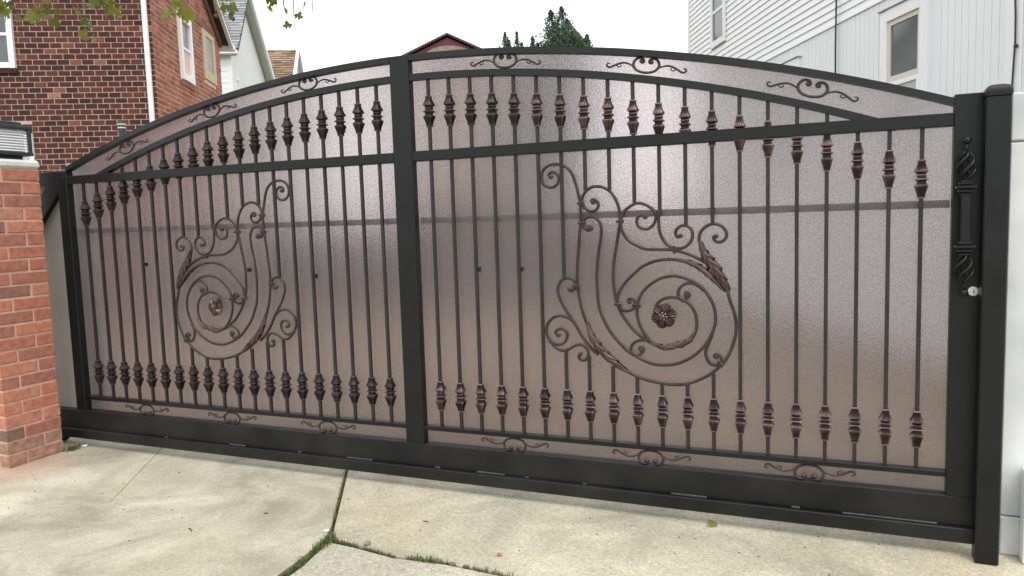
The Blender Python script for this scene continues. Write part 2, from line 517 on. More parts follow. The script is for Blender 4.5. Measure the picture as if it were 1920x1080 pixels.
# left slabs: A1 at the pillar, A2 between the scored line and the joint, A3 in front
s1 = [(-2.506, 0.30), (-2.283, -0.037), (-1.80, -0.80)]
row = [(-0.50, -0.835), (-1.15, -0.89), (-1.80, -0.80)]
slab([(-7.5, 0.30), (-2.506 - .003, 0.30), (-2.286, -0.037), (-1.803, -0.795), (-1.93, -0.98), (-7.5, -0.98)], M_SLAB_A)
slab([(-2.506 + .003, 0.30)] + off(jA[:1], -J) + off(jA[1:], -J) + [(-0.255, -0.825), (-1.15, -0.885), (-1.797, -0.797), (-2.280, -0.037)], M_SLAB_A)
slab([(-1.797, -0.803), (-1.15, -0.891), (-0.255, -0.832)] + off(jB[:2], -0.024) + [(-0.13, -3.0), (0.18, -9.0), (-7.5, -9.0), (-7.5, -0.986), (-1.93, -0.986)], M_SLAB_A)
slab(off(jA[::-1], J) [::-1] + [(node[0] + .014, node[1] + .008)] + off(crack[:6], 0, 0.007) + [(7.0, -1.04), (7.0, 0.30)], M_SLAB_B)
slab([(node[0] + .022, node[1] - .04)] + [(x, y - 0.012) for x, y in crack[:6]] + [(7.0, -1.06), (7.0, -9.0), (0.24, -9.0), (-0.07, -3.0), (-0.155, -1.6), (-0.17, -1.10)], M_SLAB_C)
# pale filler in the row joint
bm = bmesh.new()
prev = None
pts = [(-7.4, -0.983), (-1.93, -0.983), (-1.80, -0.80), (-1.15, -0.888), (-0.26, -0.829)]
for a, b in zip(pts, pts[1:]):
    d = (Vector(b) - Vector(a)).normalized(); nn = Vector((-d.y, d.x)) * 0.005
    bm.faces.new([bm.verts.new((p.x, p.y, -0.002)) for p in (Vector(a) - nn, Vector(b) - nn, Vector(b) + nn, Vector(a) + nn)])
obj('joint_filler', bm, M_PALEJOINT, driveway)
# the driveway beyond the gate
slab([(-16, 0.315), (9, 0.315), (9, 40), (-16, 40)], M_BACKDRIVE)

# ------------------------------------------------------------------ the sliding gate
G = 0.655                                  # drawing heights below are from the lower collars; G lifts them to the ground
UC = -0.2                                  # middle of the arch
gate = tag(empty('sliding_gate', (0, 0, 0)), 'black iron sliding gate with arched top, copper scrolls and frosted bronze panels', 'gate')
arc_o = lambda u: G + 1.880 - (8.35 - math.sqrt(8.35 ** 2 - (u - UC) ** 2))
arc_i = lambda u: G + 1.772 - (7.35 - math.sqrt(7.35 ** 2 - (u - UC) ** 2))
TO, TI = 0.033, 0.036
FD = 0.055                                 # frame depth
# stiles
def stile(x0, x1, z0, z1, name='stile'):
    return box(name, M_BLACK, gate, x0, x1, 0, FD, z0, z1, 0.003)
stile(-3.080, -2.986, G - 0.387, G + 1.335)
stile(-0.248, -0.125, G - 0.387, G + 1.879)
stile(2.593, 2.712, G - 0.387, G + 1.413)
# thin lip of the left and middle stile that catches the light
# beam and lower channel
box('bottom_beam', M_DUSTY, gate, -4.6, 2.712, 0, 0.075, G - 0.523, G - 0.3875, 0.003)
chan = box('bottom_channel', M_DUSTY, gate, -4.6, 2.705, -0.034, 0.06, G - 0.592, G - 0.5235, 0.004)
for x0, ln in ((-2.2, .035), (-1.62, .17), (-1.05, .03), (-0.68, .24), (-0.05, .04), (0.22, .22), (0.52, .03), (0.86, .03), (1.34, .23), (1.93, .05), (2.16, .5)):
    bm = bmesh.new()
    add_box(bm, x0, x0 + ln * .8, -0.014, -0.0006, G - 0.5233, G - 0.5155 + R.uniform(-.001, .003), 0.002)
    obj('weld_tab', bm, M_WELD, gate)
for x in (-3.3, -4.1):
    bm = bmesh.new()
    add_lathe(bm, [(0.03, -0.014), (0.045, -0.012), (0.037, 0), (0.045, 0.012), (0.03, 0.014)], sides=18)
    w = obj('wheel', bm, M_BLACK, gate, smooth=True, loc=(x, 0.045, 0.0455), rot=(PI / 2, 0, 0))
# rails
M_PRAIL = mat('grey_rail', (0.20, 0.215, 0.20), (0.24, 0.255, 0.24), rough=0.6, scale=8)
for x0, x1 in ((-2.9855, -0.2485), (-0.1245, 2.5925)):
    box('middle_rail', M_BLACK, gate, x0, x1, 0.0005, FD, G + 1.278, G + 1.335, 0.003)
    box('lower_rail', M_BLACK, gate, x0, x1, 0.006, FD - .004, G - 0.303, G - 0.278, 0.002)
    box('panel_rail', M_PRAIL, gate, x0, x1, 0.072, 0.097, G + 0.922, G + 0.957, 0.002)
    # lip on the beam seen below the panels
def arch_rail(name, fn, th, x0, x1, y0, y1, n=40):
    b = bmesh.new()
    rings = []
    for i in range(n + 1):
        x = x0 + (x1 - x0) * i / n
        z = fn(x)
        rings.append([b.verts.new(p) for p in ((x, y0, z - th), (x, y0 + .003, z - .0005), (x, y0 + .006, z), (x, y1, z), (x, y1, z - th))])
    for a, c in zip(rings, rings[1:]):
        for k in range(5):
            b.faces.new((a[k], a[(k + 1) % 5], c[(k + 1) % 5], c[k]))
    b.faces.new(rings[0][::-1]); b.faces.new(rings[-1])
    return obj(name, b, M_BLACK, gate)
for x0, x1 in ((-2.986, -0.2485), (-0.1245, 2.5925)):
    arch_rail('top_arch', arc_o, TO, x0, x1, 0, FD)
x_hit = lambda s: UC + s * math.sqrt(7.35 ** 2 - (7.35 - (1.772 - 1.31)) ** 2)
arch_rail('inner_arch', arc_i, TI, x_hit(-1), -0.2485, 0.004, FD - .004)
arch_rail('inner_arch', arc_i, TI, -0.1245, x_hit(1), 0.004, FD - .004)
# frosted sheets
def sheet(x0, x1, y0=0.056, y1=0.0605, n=36):
    pts = [(x0, G - 0.41), (x1, G - 0.41)] + [(x1 + (x0 - x1) * i / n, arc_o(x1 + (x0 - x1) * i / n) - 0.012) for i in range(n + 1)]
    b = bmesh.new()
    add_prism(b, pts, y0, y1, lambda p, h: Vector((p[0], h, p[1])))
    return obj('panel', b, M_SHEET, gate)
sheet(-3.02, -0.19); sheet(-0.18, 2.64)
# tail behind the pillar: top bar, brace, sheet
box('tail_rail', M_BLACK, gate, -4.6, -3.081, 0.002, FD, G + 1.285, G + 1.375, 0.003)
box('tail_rail', M_BLACK, gate, -3.16, -2.986, 0.0045, FD + .004, G + 1.3355, G + 1.372, 0.003)
bm = bmesh.new()
add_prism(bm, [(-3.0805, G + 1.285), (-3.0805, G + 1.225), (-3.70, G + 0.62), (-3.77, G + 0.66), (-3.20, G + 1.285)], 0.006, FD - .006, lambda p, h: Vector((p[0], h, p[1])))
obj('tail_brace', bm, M_BLACK, gate)
M_TAIL = mat('grey_backing_sheet', (0.30, 0.28, 0.255), (0.36, 0.335, 0.305), rough=0.6, scale=2.5, bump=0.05)
box('tail_panel', M_TAIL, gate, -4.55, -3.0805, 0.046, 0.052, G - 0.3875, G + 1.285)

# -- balusters: square bars with cast collars
YB = 0.028                                  # centre line of bars and scrolls
KX = 1 + YB / 3.8533
bx = lambda u: CAM.x + (u - CAM.x) * KX     # the bars stand a little behind the frame's front
HB = 0.0088
CH = 0.172
def collar_mesh():
    prof = [(0.0, .0150, 0), (.028, .0162, 0), (.032, .0135, 0), (.06, .0138, .3), (.12, .0152, 1), (.19, .0188, 1), (.25, .0236, 1), (.285, .0252, 1), (.31, .0246, .8), (.335, .019, .3), (.36, .0155, 0), (.375, .0182, 0), (.405, .0186, 0), (.425, .0155, 0), (.455, .0165, 0), (.485, .0235, 0), (.50, .0252, 0), (.515, .0250, 0), (.54, .0175, 0), (.585, .0160, 0), (.615, .0178, .2), (.645, .0236, .8), (.665, .0252, 1), (.69, .0250, 1), (.74, .0225, 1), (.82, .0186, .9), (.90, .0156, .6), (.95, .0140, .2), (.965, .0138, 0), (.97, .0158, 0), (1.0, .0150, 0)]
    b = bmesh.new()
    per = 10
    rings = []
    for t, h, fl in prof:
        ring = []
        for side in range(4):
            for k in range(per):
                s = -1 + 2 * k / per
                d = h - (0.0021 * fl if k % 2 else 0) - (0.0012 if k == 0 else 0)
                x, y = s * h, -d
                if k == 0:
                    x = -d
                for _ in range(side):
                    x, y = -y, x
                ring.append(b.verts.new((x * 1.08, y * 1.08, -t * CH)))
        rings.append(ring)
    nn = per * 4
    for a, c in zip(rings, rings[1:]):
        for k in range(nn):
            b.faces.new((a[k], a[(k + 1) % nn], c[(k + 1) % nn], c[k]))
    b.faces.new(rings[0][::-1]); b.faces.new(rings[-1])
    return tomesh('collar', b, M_COLLAR)
COLLAR = collar_mesh()
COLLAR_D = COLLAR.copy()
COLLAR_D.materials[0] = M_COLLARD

def baluster(x, z0, z1, collars):
    b = bmesh.new()
    add_box(b, -HB, HB, -HB, HB, 0, z1 - z0, 0.0012)
    o = obj('baluster', b, M_BAR, gate, loc=(x, YB, z0))
    for zc in collars:
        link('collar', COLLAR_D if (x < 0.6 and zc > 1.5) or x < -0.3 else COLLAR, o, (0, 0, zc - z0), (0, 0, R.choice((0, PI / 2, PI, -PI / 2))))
    return o

# traced outline of the right-hand scroll: rod centre lines in gate coordinates (x, z)
RODS = {
  'outer': [(0.709,1.805),(0.697,1.813),(0.707,1.828),(0.73,1.828),(0.75,1.81),(0.752,1.783),(0.736,1.757),(0.702,1.748),(0.669,1.766),(0.655,1.802),(0.664,1.839),(0.693,1.864),(0.73,1.871),(0.761,1.867),(0.794,1.854),(0.823,1.826),(0.843,1.778),(0.857,1.726),(0.868,1.674),(0.872,1.628),(0.872,1.582),(0.87,1.548),(0.863,1.49),(0.856,1.421),(0.85,1.362),(0.847,1.321),(0.844,1.263),(0.847,1.204),(0.855,1.145),(0.866,1.092),(0.883,1.04),(0.9,0.993),(0.92,0.946),(0.95,0.906),(0.985,0.866),(1.032,0.821),(1.073,0.788),(1.113,0.763),(1.167,0.738),(1.237,0.718),(1.31,0.708),(1.372,0.707),(1.428,0.716),(1.483,0.738),(1.537,0.769),(1.586,0.811),(1.613,0.842),(1.639,0.893),(1.658,0.949),(1.667,0.999),(1.667,1.037),(1.659,1.086),(1.638,1.151),(1.628,1.187),(1.604,1.247),(1.578,1.296),(1.552,1.339),(1.52,1.378),(1.499,1.416),(1.49,1.454),(1.495,1.487),(1.516,1.514),(1.548,1.53),(1.585,1.528),(1.616,1.503),(1.624,1.474),(1.611,1.45),(1.587,1.44),(1.566,1.45),(1.561,1.467),(1.573,1.47)],
  'arch': [(1.562,1.307),(1.541,1.326),(1.51,1.345),(1.477,1.364),(1.424,1.387),(1.366,1.403),(1.303,1.408),(1.224,1.41),(1.179,1.426),(1.133,1.452),(1.114,1.474),(1.092,1.514),(1.089,1.553),(1.096,1.587),(1.117,1.617),(1.161,1.644),(1.199,1.646),(1.239,1.628),(1.266,1.603),(1.273,1.575),(1.263,1.539),(1.237,1.517),(1.209,1.514),(1.181,1.53),(1.173,1.558),(1.184,1.58),(1.204,1.585),(1.218,1.575)],
  'link': [(1.288,1.607),(1.287,1.563),(1.29,1.508),(1.303,1.469),(1.325,1.435),(1.358,1.415),(1.397,1.412),(1.429,1.425),(1.451,1.452),(1.458,1.482),(1.449,1.51),(1.425,1.526),(1.398,1.525),(1.376,1.506),(1.373,1.484),(1.383,1.47),(1.397,1.475)],
  'ring': [(1.62,1.198),(1.573,1.249),(1.541,1.285),(1.499,1.318),(1.456,1.339),(1.39,1.352),(1.33,1.357),(1.268,1.349),(1.206,1.324),(1.163,1.292),(1.116,1.246),(1.08,1.2),(1.065,1.16),(1.063,1.122),(1.079,1.1),(1.108,1.086),(1.143,1.095),(1.16,1.121),(1.152,1.146),(1.132,1.153),(1.119,1.142),(1.129,1.134)],
  'second': [(0.942,1.66),(0.932,1.667),(0.942,1.677),(0.96,1.668),(0.971,1.645),(0.956,1.62),(0.93,1.613),(0.9,1.627),(0.883,1.654),(0.882,1.685),(0.899,1.716),(0.932,1.739),(0.968,1.743),(1.003,1.734),(1.035,1.713),(1.06,1.678),(1.077,1.638),(1.084,1.599),(1.084,1.559),(1.077,1.508),(1.064,1.435),(1.051,1.367),(1.045,1.32),(1.043,1.263),(1.046,1.205),(1.053,1.159),(1.064,1.119),(1.084,1.073),(1.118,1.022),(1.158,0.977),(1.203,0.944),(1.234,0.923),(1.268,0.91),(1.313,0.9),(1.352,0.902),(1.408,0.921),(1.449,0.95),(1.469,0.993),(1.475,1.032),(1.467,1.082),(1.445,1.121),(1.41,1.148),(1.377,1.159),(1.344,1.161),(1.305,1.152),(1.278,1.132),(1.264,1.106)],
  'third': [(0.917,1.526),(0.91,1.535),(0.927,1.535),(0.93,1.519),(0.906,1.514),(0.887,1.533),(0.888,1.563),(0.905,1.581),(0.932,1.586),(0.961,1.574),(0.979,1.545),(0.984,1.51),(0.977,1.453),(0.966,1.396),(0.958,1.33),(0.953,1.263),(0.955,1.205),(0.959,1.135),(0.967,1.088),(0.986,1.042),(1.011,0.99),(1.04,0.95),(1.075,0.911),(1.11,0.877),(1.144,0.855),(1.194,0.83),(1.255,0.809),(1.312,0.807),(1.368,0.816),(1.424,0.84),(1.473,0.875),(1.517,0.922),(1.547,0.973),(1.563,1.018),(1.568,1.051),(1.564,1.101),(1.548,1.147),(1.519,1.193),(1.482,1.229),(1.433,1.254),(1.387,1.269),(1.348,1.271),(1.295,1.26),(1.244,1.231),(1.204,1.194),(1.18,1.154),(1.169,1.11),(1.17,1.053),(1.189,0.996),(1.217,0.951),(1.245,0.922)],
  'curl_a': [(1.514,1.196),(1.492,1.215),(1.465,1.231),(1.433,1.234),(1.4,1.22),(1.382,1.192),(1.386,1.164),(1.402,1.149),(1.421,1.154),(1.438,1.17),(1.432,1.187),(1.419,1.184),(1.422,1.173)],
  'curl_b': [(1.552,0.979),(1.541,0.951),(1.53,0.922),(1.519,0.894),(1.519,0.866),(1.533,0.833),(1.559,0.818),(1.586,0.825),(1.597,0.847),(1.586,0.872),(1.565,0.875),(1.562,0.86),(1.573,0.86)],
  'curl_c': [(1.228,0.933),(1.2,0.935),(1.165,0.928),(1.139,0.908),(1.132,0.879),(1.146,0.86),(1.17,0.854),(1.193,0.869),(1.199,0.89),(1.185,0.898),(1.176,0.886),(1.187,0.882)],
  'tail': [(0.801,1.197),(0.795,1.204),(0.798,1.193),(0.813,1.19),(0.829,1.204),(0.834,1.227),(0.821,1.251),(0.79,1.261),(0.759,1.251),(0.737,1.221),(0.732,1.185),(0.744,1.144),(0.767,1.097),(0.8,1.05),(0.83,1.003),(0.859,0.95),(0.889,0.91),(0.919,0.875),(0.954,0.847)],
  'tail_b': [(0.827,1.009),(0.809,1.029),(0.788,1.042),(0.751,1.053),(0.707,1.045),(0.671,1.011),(0.66,0.968),(0.669,0.932),(0.696,0.903),(0.734,0.893),(0.766,0.911),(0.78,0.942),(0.773,0.969),(0.749,0.982),(0.724,0.976),(0.712,0.957),(0.729,0.945)],
  'tail_c': [(0.672,0.926),(0.696,0.891),(0.733,0.865),(0.771,0.862),(0.802,0.88),(0.834,0.895),(0.864,0.896),(0.888,0.877),(0.897,0.851),(0.887,0.821),(0.862,0.811),(0.843,0.828),(0.851,0.846)],
}
CLIPS = [(0.875,1.657),(0.876,1.552),(1.086,1.556),(1.365,1.406),(0.837,1.217),(1.066,1.12),(1.163,1.118),(1.398,1.151),(1.591,0.828),(1.148,0.861),(1.168,1.113)]
LEAF_A = [(1.497, 1.449), (1.51, 1.4), (1.531, 1.361), (1.563, 1.317), (1.594, 1.263), (1.62, 1.22), (1.633, 1.182)]
LEAF_A2 = [(1.379, 1.351), (1.434, 1.343), (1.488, 1.318), (1.53, 1.285), (1.573, 1.241), (1.615, 1.192)]
LEAF_B = [(0.898, 1.028), (0.909, 0.976), (0.938, 0.917), (0.979, 0.866), (1.032, 0.821), (1.079, 0.785), (1.119, 0.761)]
LEAF_C = [(1.234, 0.923), (1.273, 0.91), (1.319, 0.9), (1.363, 0.914), (1.408, 0.924), (1.447, 0.953), (1.47, 0.999)]
ROSETTE = [(1.309, 1.065)]
MIR = -0.378                                # the left scroll mirrors the right one about the middle stile
UPZ = {6: 1.255, 7: 1.725, 8: 1.720, 9: 1.651, 10: 1.585, 11: 1.527, 12: 1.534}
LOZ = {6: 0.857, 7: 0.839, 8: 0.788, 9: 0.738, 10: 0.708, 11: 0.714, 12: 0.776}
ZLOW = G + 0.0 + (0.0 - 0.947) * (KX - 1)
for side in ('R', 'L'):
    for i in range(20):
        u = 0.13 * i if side == 'R' else -0.343 - 0.13 * i
        x = bx(u)
        top = max(arc_i(x) - TI + 0.012, G + 1.30)
        zc = arc_i(x) - TI - 0.093
        base = G - 0.285
        if i in UPZ:
            baluster(x, UPZ[i], top, [zc])
            baluster(x, base, LOZ[i], [ZLOW])
        else:
            baluster(x, base, top, [zc, ZLOW])
# small stray clips left on a few bars
for u, z in ((-0.863, 0.62), (-1.383, 0.66), (-2.29, 0.70), (0.26, 0.66), (0.52, 0.66), (-0.603, 1.50), (0.39, 1.53)):
    b = bmesh.new()
    xx = bx(u) + HB
    add_box(b, xx - .002, xx + .012, YB - .006, YB + .02, z + G - .02, z + G + .006, 0.001)
    obj('panel_clip', b, M_BLACK, gate)

# -- the two large scrolls
def rod_radius(n, closed_tip=True, r=0.0085):
    out = []
    for i in range(n):
        e = min(i, n - 1 - i)
        out.append(r * (1.12 if e < 3 else 1.0))
    return out

def add_acanthus(bm, path, width, lobes=7, y=-0.012):
    """a serrated leaf lying over a rod, with chevron ribs and a raised midrib"""
    P = catmull(path, 9)
    n = len(P)
    cols = 13
    grid = []
    for i, p in enumerate(P):
        t = i / (n - 1)
        tg = (P[min(i + 1, n - 1)] - P[max(i - 1, 0)]).normalized()
        nr = Vector((-tg.y, 0, tg.x))
        row = []
        for c in range(cols):
            s = -1 + 2 * c / (cols - 1)
            ph = (lobes * t - 0.9 * abs(s) + (0.35 if s > 0 else 0)) % 1.0     # lobes lean along the leaf
            env = math.sin(PI * min(1, max(0, t))) ** 0.75
            w = 0.004 + width * env * (0.72 + 0.40 * ph)
            rib = 0.0055 * math.sin(PI * ph) * (0.3 + abs(s)) * env
            z_off = -0.010 - (0.016 * (1 - s * s) ** 0.6) * (0.35 + 0.65 * env) - rib
            row.append(bm.verts.new(Vector((p.x, YB + z_off + 0.010 * abs(s) ** 3, p.y)) + nr * s * w))
        grid.append(row)
    for ra, rb in zip(grid, grid[1:]):
        for c in range(cols - 1):
            bm.faces.new((ra[c], ra[c + 1], rb[c + 1], rb[c]))

def make_scroll(fx, mirrored):
    b = bmesh.new()
    for name, pts in RODS.items():
        P = catmull(pts, 4)
        path = [Vector((fx(p.x), YB, p.y)) for p in P]
        # the rods touch where they cross; a hair of depth between them
        dy = {'outer': 0, 'second': 0.001, 'third': -0.001}.get(name, 0.0005)
        path = [q + Vector((0, dy, 0)) for q in path]
        add_tube(b, path, rod_radius(len(path)), 8)
        for end in (pts[0], pts[-1]):        # rolled tips
            if name in ('outer', 'arch', 'link', 'curl_a', 'curl_b', 'curl_c', 'tail_b', 'tail_c') and end == pts[-1] or name in ('outer', 'second', 'third', 'tail') and end == pts[0] or name == 'ring' and end == pts[-1]:
                c = Vector((fx(end[0]), YB, end[1]))
                add_tube(b, [c + Vector((0, -.012, 0)), c + Vector((0, -.010, 0)), c + Vector((0, .010, 0)), c + Vector((0, .012, 0))], [.0085, .0112, .0112, .0085], 10)
    o = obj('scroll_ornament', b, M_SCROLL, gate, smooth=True)
    for (cx, cz), ang in zip(CLIPS, (0.0, 0.0, 0.0, 1.5, 0.0, 0.15, 0.0, 0.6, 0.7, 0.6, 0.0)):
        bb = bmesh.new()
        add_box(bb, -.019, .019, -.0125, .0125, -.0085, .0085, 0.002)
        add_box(bb, -.0185, .0185, -.0135, -.012, -.003, .003, 0.0008)
        obj('clip', bb, M_SCROLL, o, loc=(fx(cx), YB, cz), rot=(0, (ang if not mirrored else -ang), 0))
    for pts, w, nl in ((LEAF_A, 0.027, 6), (LEAF_A2, 0.014, 6), (LEAF_B, 0.022, 6), (LEAF_C, 0.015, 6)):
        bb = bmesh.new()
        add_acanthus(bb, [(fx(p[0]), p[1]) for p in pts], w, nl)
        lf = obj('leaf', bb, M_LEAFMETAL, o, smooth=False)
    # rosette: six ridged petals round a boss
    bb = bmesh.new()
    ang0 = 0.25
    for k in range(6):
        a0 = ang0 + k * PI / 3
        rows = []
        for i in range(6):
            f = i / 5
            r = 0.008 + 0.057 * f
            half = (PI / 6) * (0.93 + 0.12 * math.sin(PI * min(1, f * 1.1))) * (1 if f < 0.95 else 0.92)
            row = []
            for j in range(9):
                s = -1 + j / 4
                an = a0 + s * half
                rr = r * (1 - 0.10 * s * s * f + (0.05 if j % 2 == 0 else -0.02) * f)
                dep = -0.016 - 0.010 * math.sin(PI * f * 0.8) + 0.012 * f * f + (0.0035 if j % 2 else -0.0015) * (0.4 + f) + 0.004 * abs(s)
                row.append(bb.verts.new((rr * math.cos(an), dep, rr * math.sin(an))))
            rows.append(row)
        for ra, rb in zip(rows, rows[1:]):
            for q in range(8):
                bb.faces.new((ra[q], ra[q + 1], rb[q + 1], rb[q]))
    add_sphere(bb, (0, -0.028, 0), 0.011, 10, 6)
    for k in range(6):
        a0 = ang0 + (k + .5) * PI / 3
        add_sphere(bb, (0.017 * math.cos(a0), -0.024, 0.017 * math.sin(a0)), 0.0065, 8, 5)
    add_tube(bb, [Vector((0, -0.02, 0)), Vector((0, 0.024, 0))], [0.009, 0.009], 8)
    obj('rosette', bb, M_LEAFMETAL, o, loc=(fx(ROSETTE[0][0]), YB, ROSETTE[0][1]))
    return o
make_scroll(lambda x: x, False)
make_scroll(lambda x: MIR - x, True)

# -- small scroll castings along arch and foot
def casting_mesh():
    k = 0.000252
    cv = lambda pts: [((x - 955) * k, (440 - y) * k) for x, y in pts]
    u = cv([(845, 352), (872, 372), (900, 338), (872, 285), (800, 268), (730, 308), (692, 400), (718, 490), (800, 560), (955, 592), (1110, 560), (1192, 490), (1218, 400), (1180, 308), (1110, 268), (1038, 285), (1010, 338), (1038, 372), (1065, 352)])
    wing = [(1050, 592), (1180, 500), (1280, 432), (1400, 402), (1500, 424), (1600, 474), (1690, 526), (1745, 518), (1768, 468), (1735, 440), (1700, 452)]
    curl = [(1560, 444), (1545, 488), (1505, 506), (1468, 482), (1478, 448)]
    b = bmesh.new()
    def tube(pts, r0, r1=None):
        P = catmull(pts, 4)
        n = len(P)
        add_tube(b, [Vector((p.x, 0, p.y)) for p in P], [r0 if r1 is None else r1 + (r0 - r1) * math.sin(PI * min(1, max(0, i / (n - 1)))) for i in range(n)], 6)
    tube(u, 0.0074)
    for s in (-1, 1):
        m = lambda pts: [(s * x, y) for x, y in cv(pts)]
        tube(m(wing), 0.0062, 0.0030)
        tube(m(curl), 0.0036, 0.0026)
        c = cv([(855, 345)])[0]
        add_tube(b, [Vector((s * c[0], -.009, c[1])), Vector((s * c[0], .009, c[1]))], [.0108, .0108], 10)
    for v in b.verts:
        v.co.z *= 0.86
    return tomesh('scroll_casting', b, M_SCROLL, True)
CAST = casting_mesh()
for u in (0.475, 1.240, 2.015):
    for uu in (u, -0.345 - u):
        x = bx(uu)
        zt = arc_o(x) - TO
        sl = (arc_o(x + .05) - arc_o(x - .05)) / 0.1
        ang = -math.atan(sl)
        mid = (zt + arc_i(x)) / 2
        link('scroll_casting', CAST, gate, (x, YB, mid + 0.002), (0, ang, 0))
for u in (0.46, 1.235, 2.010):
    for uu in (u, -0.355 - u):
        link('scroll_casting', CAST, gate, (bx(uu), YB, G - 0.345), (PI, 0, 0))

# -- pull handle and lock on the right stile
HX = 2.636
hy = -0.058
handle = None
bm = bmesh.new()
add_box(bm, -.0185, .0185, -.017, .017, 1.428, 1.632, 0.003)
handle = obj('handle', bm, M_BLACK, gate, loc=(HX, hy, 0))
def flange(z):
    b = bmesh.new()
    for h, w in ((-.028, .026), (-.012, .034), (.004, .042), (.020, .030), (.030, .022)):
        add_box(b, -w / 1.08, w / 1.08, -w / 1.4, w / 1.4, z + h - .006, z + h + .0062, 0.0025)
    return obj('flange', b, M_BLACK, handle)
flange(1.660); flange(1.403)
def basket(z0, z1):
    b = bmesh.new()
    n = 22
    for k in range(4):
        path = []
        for i in range(n + 1):
            f = i / n
            r = 0.005 + 0.029 * math.sin(PI * f) ** 0.8
            a = k * PI / 2 + f * PI * 1.15
            path.append(Vector((r * math.cos(a), r * math.sin(a), z0 + (z1 - z0) * f)))
        add_tube(b, path, 0.0066, 6)
    return obj('twisted_basket', b, M_BLACK, handle, smooth=True)
basket(1.690, 1.815); basket(1.250, 1.374)
bm = bmesh.new()
add_tube(bm, [Vector((0, 0, 1.81)), Vector((0, 0, 1.852))], 0.006, 8)
add_sphere(bm, (0, 0, 1.864), 0.0165)
obj('ball_finial', bm, M_BLACK, handle, smooth=True)
bm = bmesh.new()
add_tube(bm, [Vector((0, 0, 1.255)), Vector((0.002, 0, 1.235)), Vector((0.002, 0, 1.22))], 0.006, 8)
add_sphere(bm, (0.002, 0, 1.206), 0.0165)
obj('ball_finial', bm, M_BLACK, handle, smooth=True)
for z in (1.660, 1.403):
    bm = bmesh.new()
    add_box(bm, -.012, .012, .012, .0578, z - .012, z + .012, 0.002)
    obj('bracket', bm, M_BLACK, handle)
bm = bmesh.new()
add_lathe(bm, [(0.0, 0.0), (0.021, 0.0), (0.0215, 0.006), (0.018, 0.010), (0.012, 0.0105), (0.0115, 0.014), (0.0, 0.014)][1:-1], sides=28)
lock = obj('lock_cylinder', bm, M_STEEL, gate, smooth=False, loc=(2.681, 0.001, G + 0.553), rot=(PI / 2, 0, 0))
bm = bmesh.new()
add_box(bm, -.002, .002, -.0075, .0065, 0.0135, 0.0146)
obj('keyhole', bm, M_DARK, lock)

# ------------------------------------------------------------------ gate post, guide post, white wall
bm = bmesh.new()
post = tag(empty('gate_post', (2.745, -0.045, 0)), 'tall square black metal post at the right end of the gate', 'post')
add_box(bm, -.046, .046, -.045, .045, 0.0, 2.042, 0.006)
obj('shaft', bm, M_BLACK, post)
bm = bmesh.new()
def sqring(b, h, z):
    c = h * 0.14
    return [b.verts.new((x, y, z)) for x, y in ((-h + c, -h), (h - c, -h), (h, -h + c), (h, h - c), (h - c, h), (-h + c, h), (-h, h - c), (-h, -h + c))]
rg = [sqring(bm, h, z) for h, z in ((.049, 2.040), (.0495, 2.060), (.047, 2.070), (.038, 2.082), (.022, 2.088), (.008, 2.089))]
for a, b_ in zip(rg, rg[1:]):
    for k in range(8):
        bm.faces.new((a[k], a[(k + 1) % 8], b_[(k + 1) % 8], b_[k]))
bm.faces.new(rg[0][::-1]); bm.faces.new(rg[-1])
obj('cap', bm, M_BLACK, post, smooth=False)
gp = tag(empty('guide_post', (-3.16, 0.27, 0)), 'short grey capped post standing behind the gate next to the brick pillar', 'post')
box('shaft', M_GREYMETAL, gp, -.06, .06, -.05, .05, 0, 2.075, 0.004)
bm = bmesh.new()
add_box(bm, -.085, .085, -.07, .07, 2.073, 2.105, 0.008)
obj('cap', bm, M_GREYMETAL, gp)

M_WW = mat('stained_white_wall', (0.50, 0.52, 0.52), (0.80, 0.82, 0.82), rough=0.7, scale=2.2, detail=6, bump=0.1, bscale=30)
ww = tag(empty('white_wall', (2.815, 0.06, 0)), 'stained white block wall joining the gate post to the house', 'wall')
box('plinth', M_WW, ww, 0, 1.9, -.012, .22, 0, 0.178, 0.006)
box('wall_panel', M_WW, ww, 0, 1.9, 0, .21, 0.181, 1.850, 0.006)
box('wall_panel', M_WW, ww, 0, 1.9, -.003, .213, 1.858, 2.062, 0.006)
box('joint', mat('grey_joint', (0.22, 0.23, 0.23), rough=0.9), ww, 0.003, 1.897, 0.006, .204, 1.845, 1.862)
box('edge_post', M_TRIM, ww, 0.075, 0.16, -.10, -.0125, 0, 0.42, 0.006)

# ------------------------------------------------------------------ brick pillar
PX1, PX0, PY0, PY1, PH = -3.045, -3.445, -0.556, -0.156, 2.034
pil = tag(empty('brick_pillar', ((PX0 + PX1) / 2, (PY0 + PY1) / 2, 0)), 'red brick gate pillar with pale stone cap', 'pillar')
core = box('mortar_core', M_MORTAR3, pil, -.195, .195, -.195, .195, 0, PH - .001)
NC = 23
ph = PH / NC
BR = {}
def rough_brick(l, d, h, key, m=M_PILLAR):
    if key in BR:
        return BR[key]
    b = bmesh.new()
    add_box(b, -l / 2, l / 2, -d / 2, d / 2, -h / 2, h / 2, 0.004)
    rr = random.Random(sum(ord(ch) for ch in str(key)))
    for v in b.verts:
        v.co += Vector((rr.uniform(-1, 1), rr.uniform(-1, 1), rr.uniform(-1, 1))) * 0.0016
    BR[key] = tomesh('brick', b, m)
    return BR[key]
jt = 0.0135
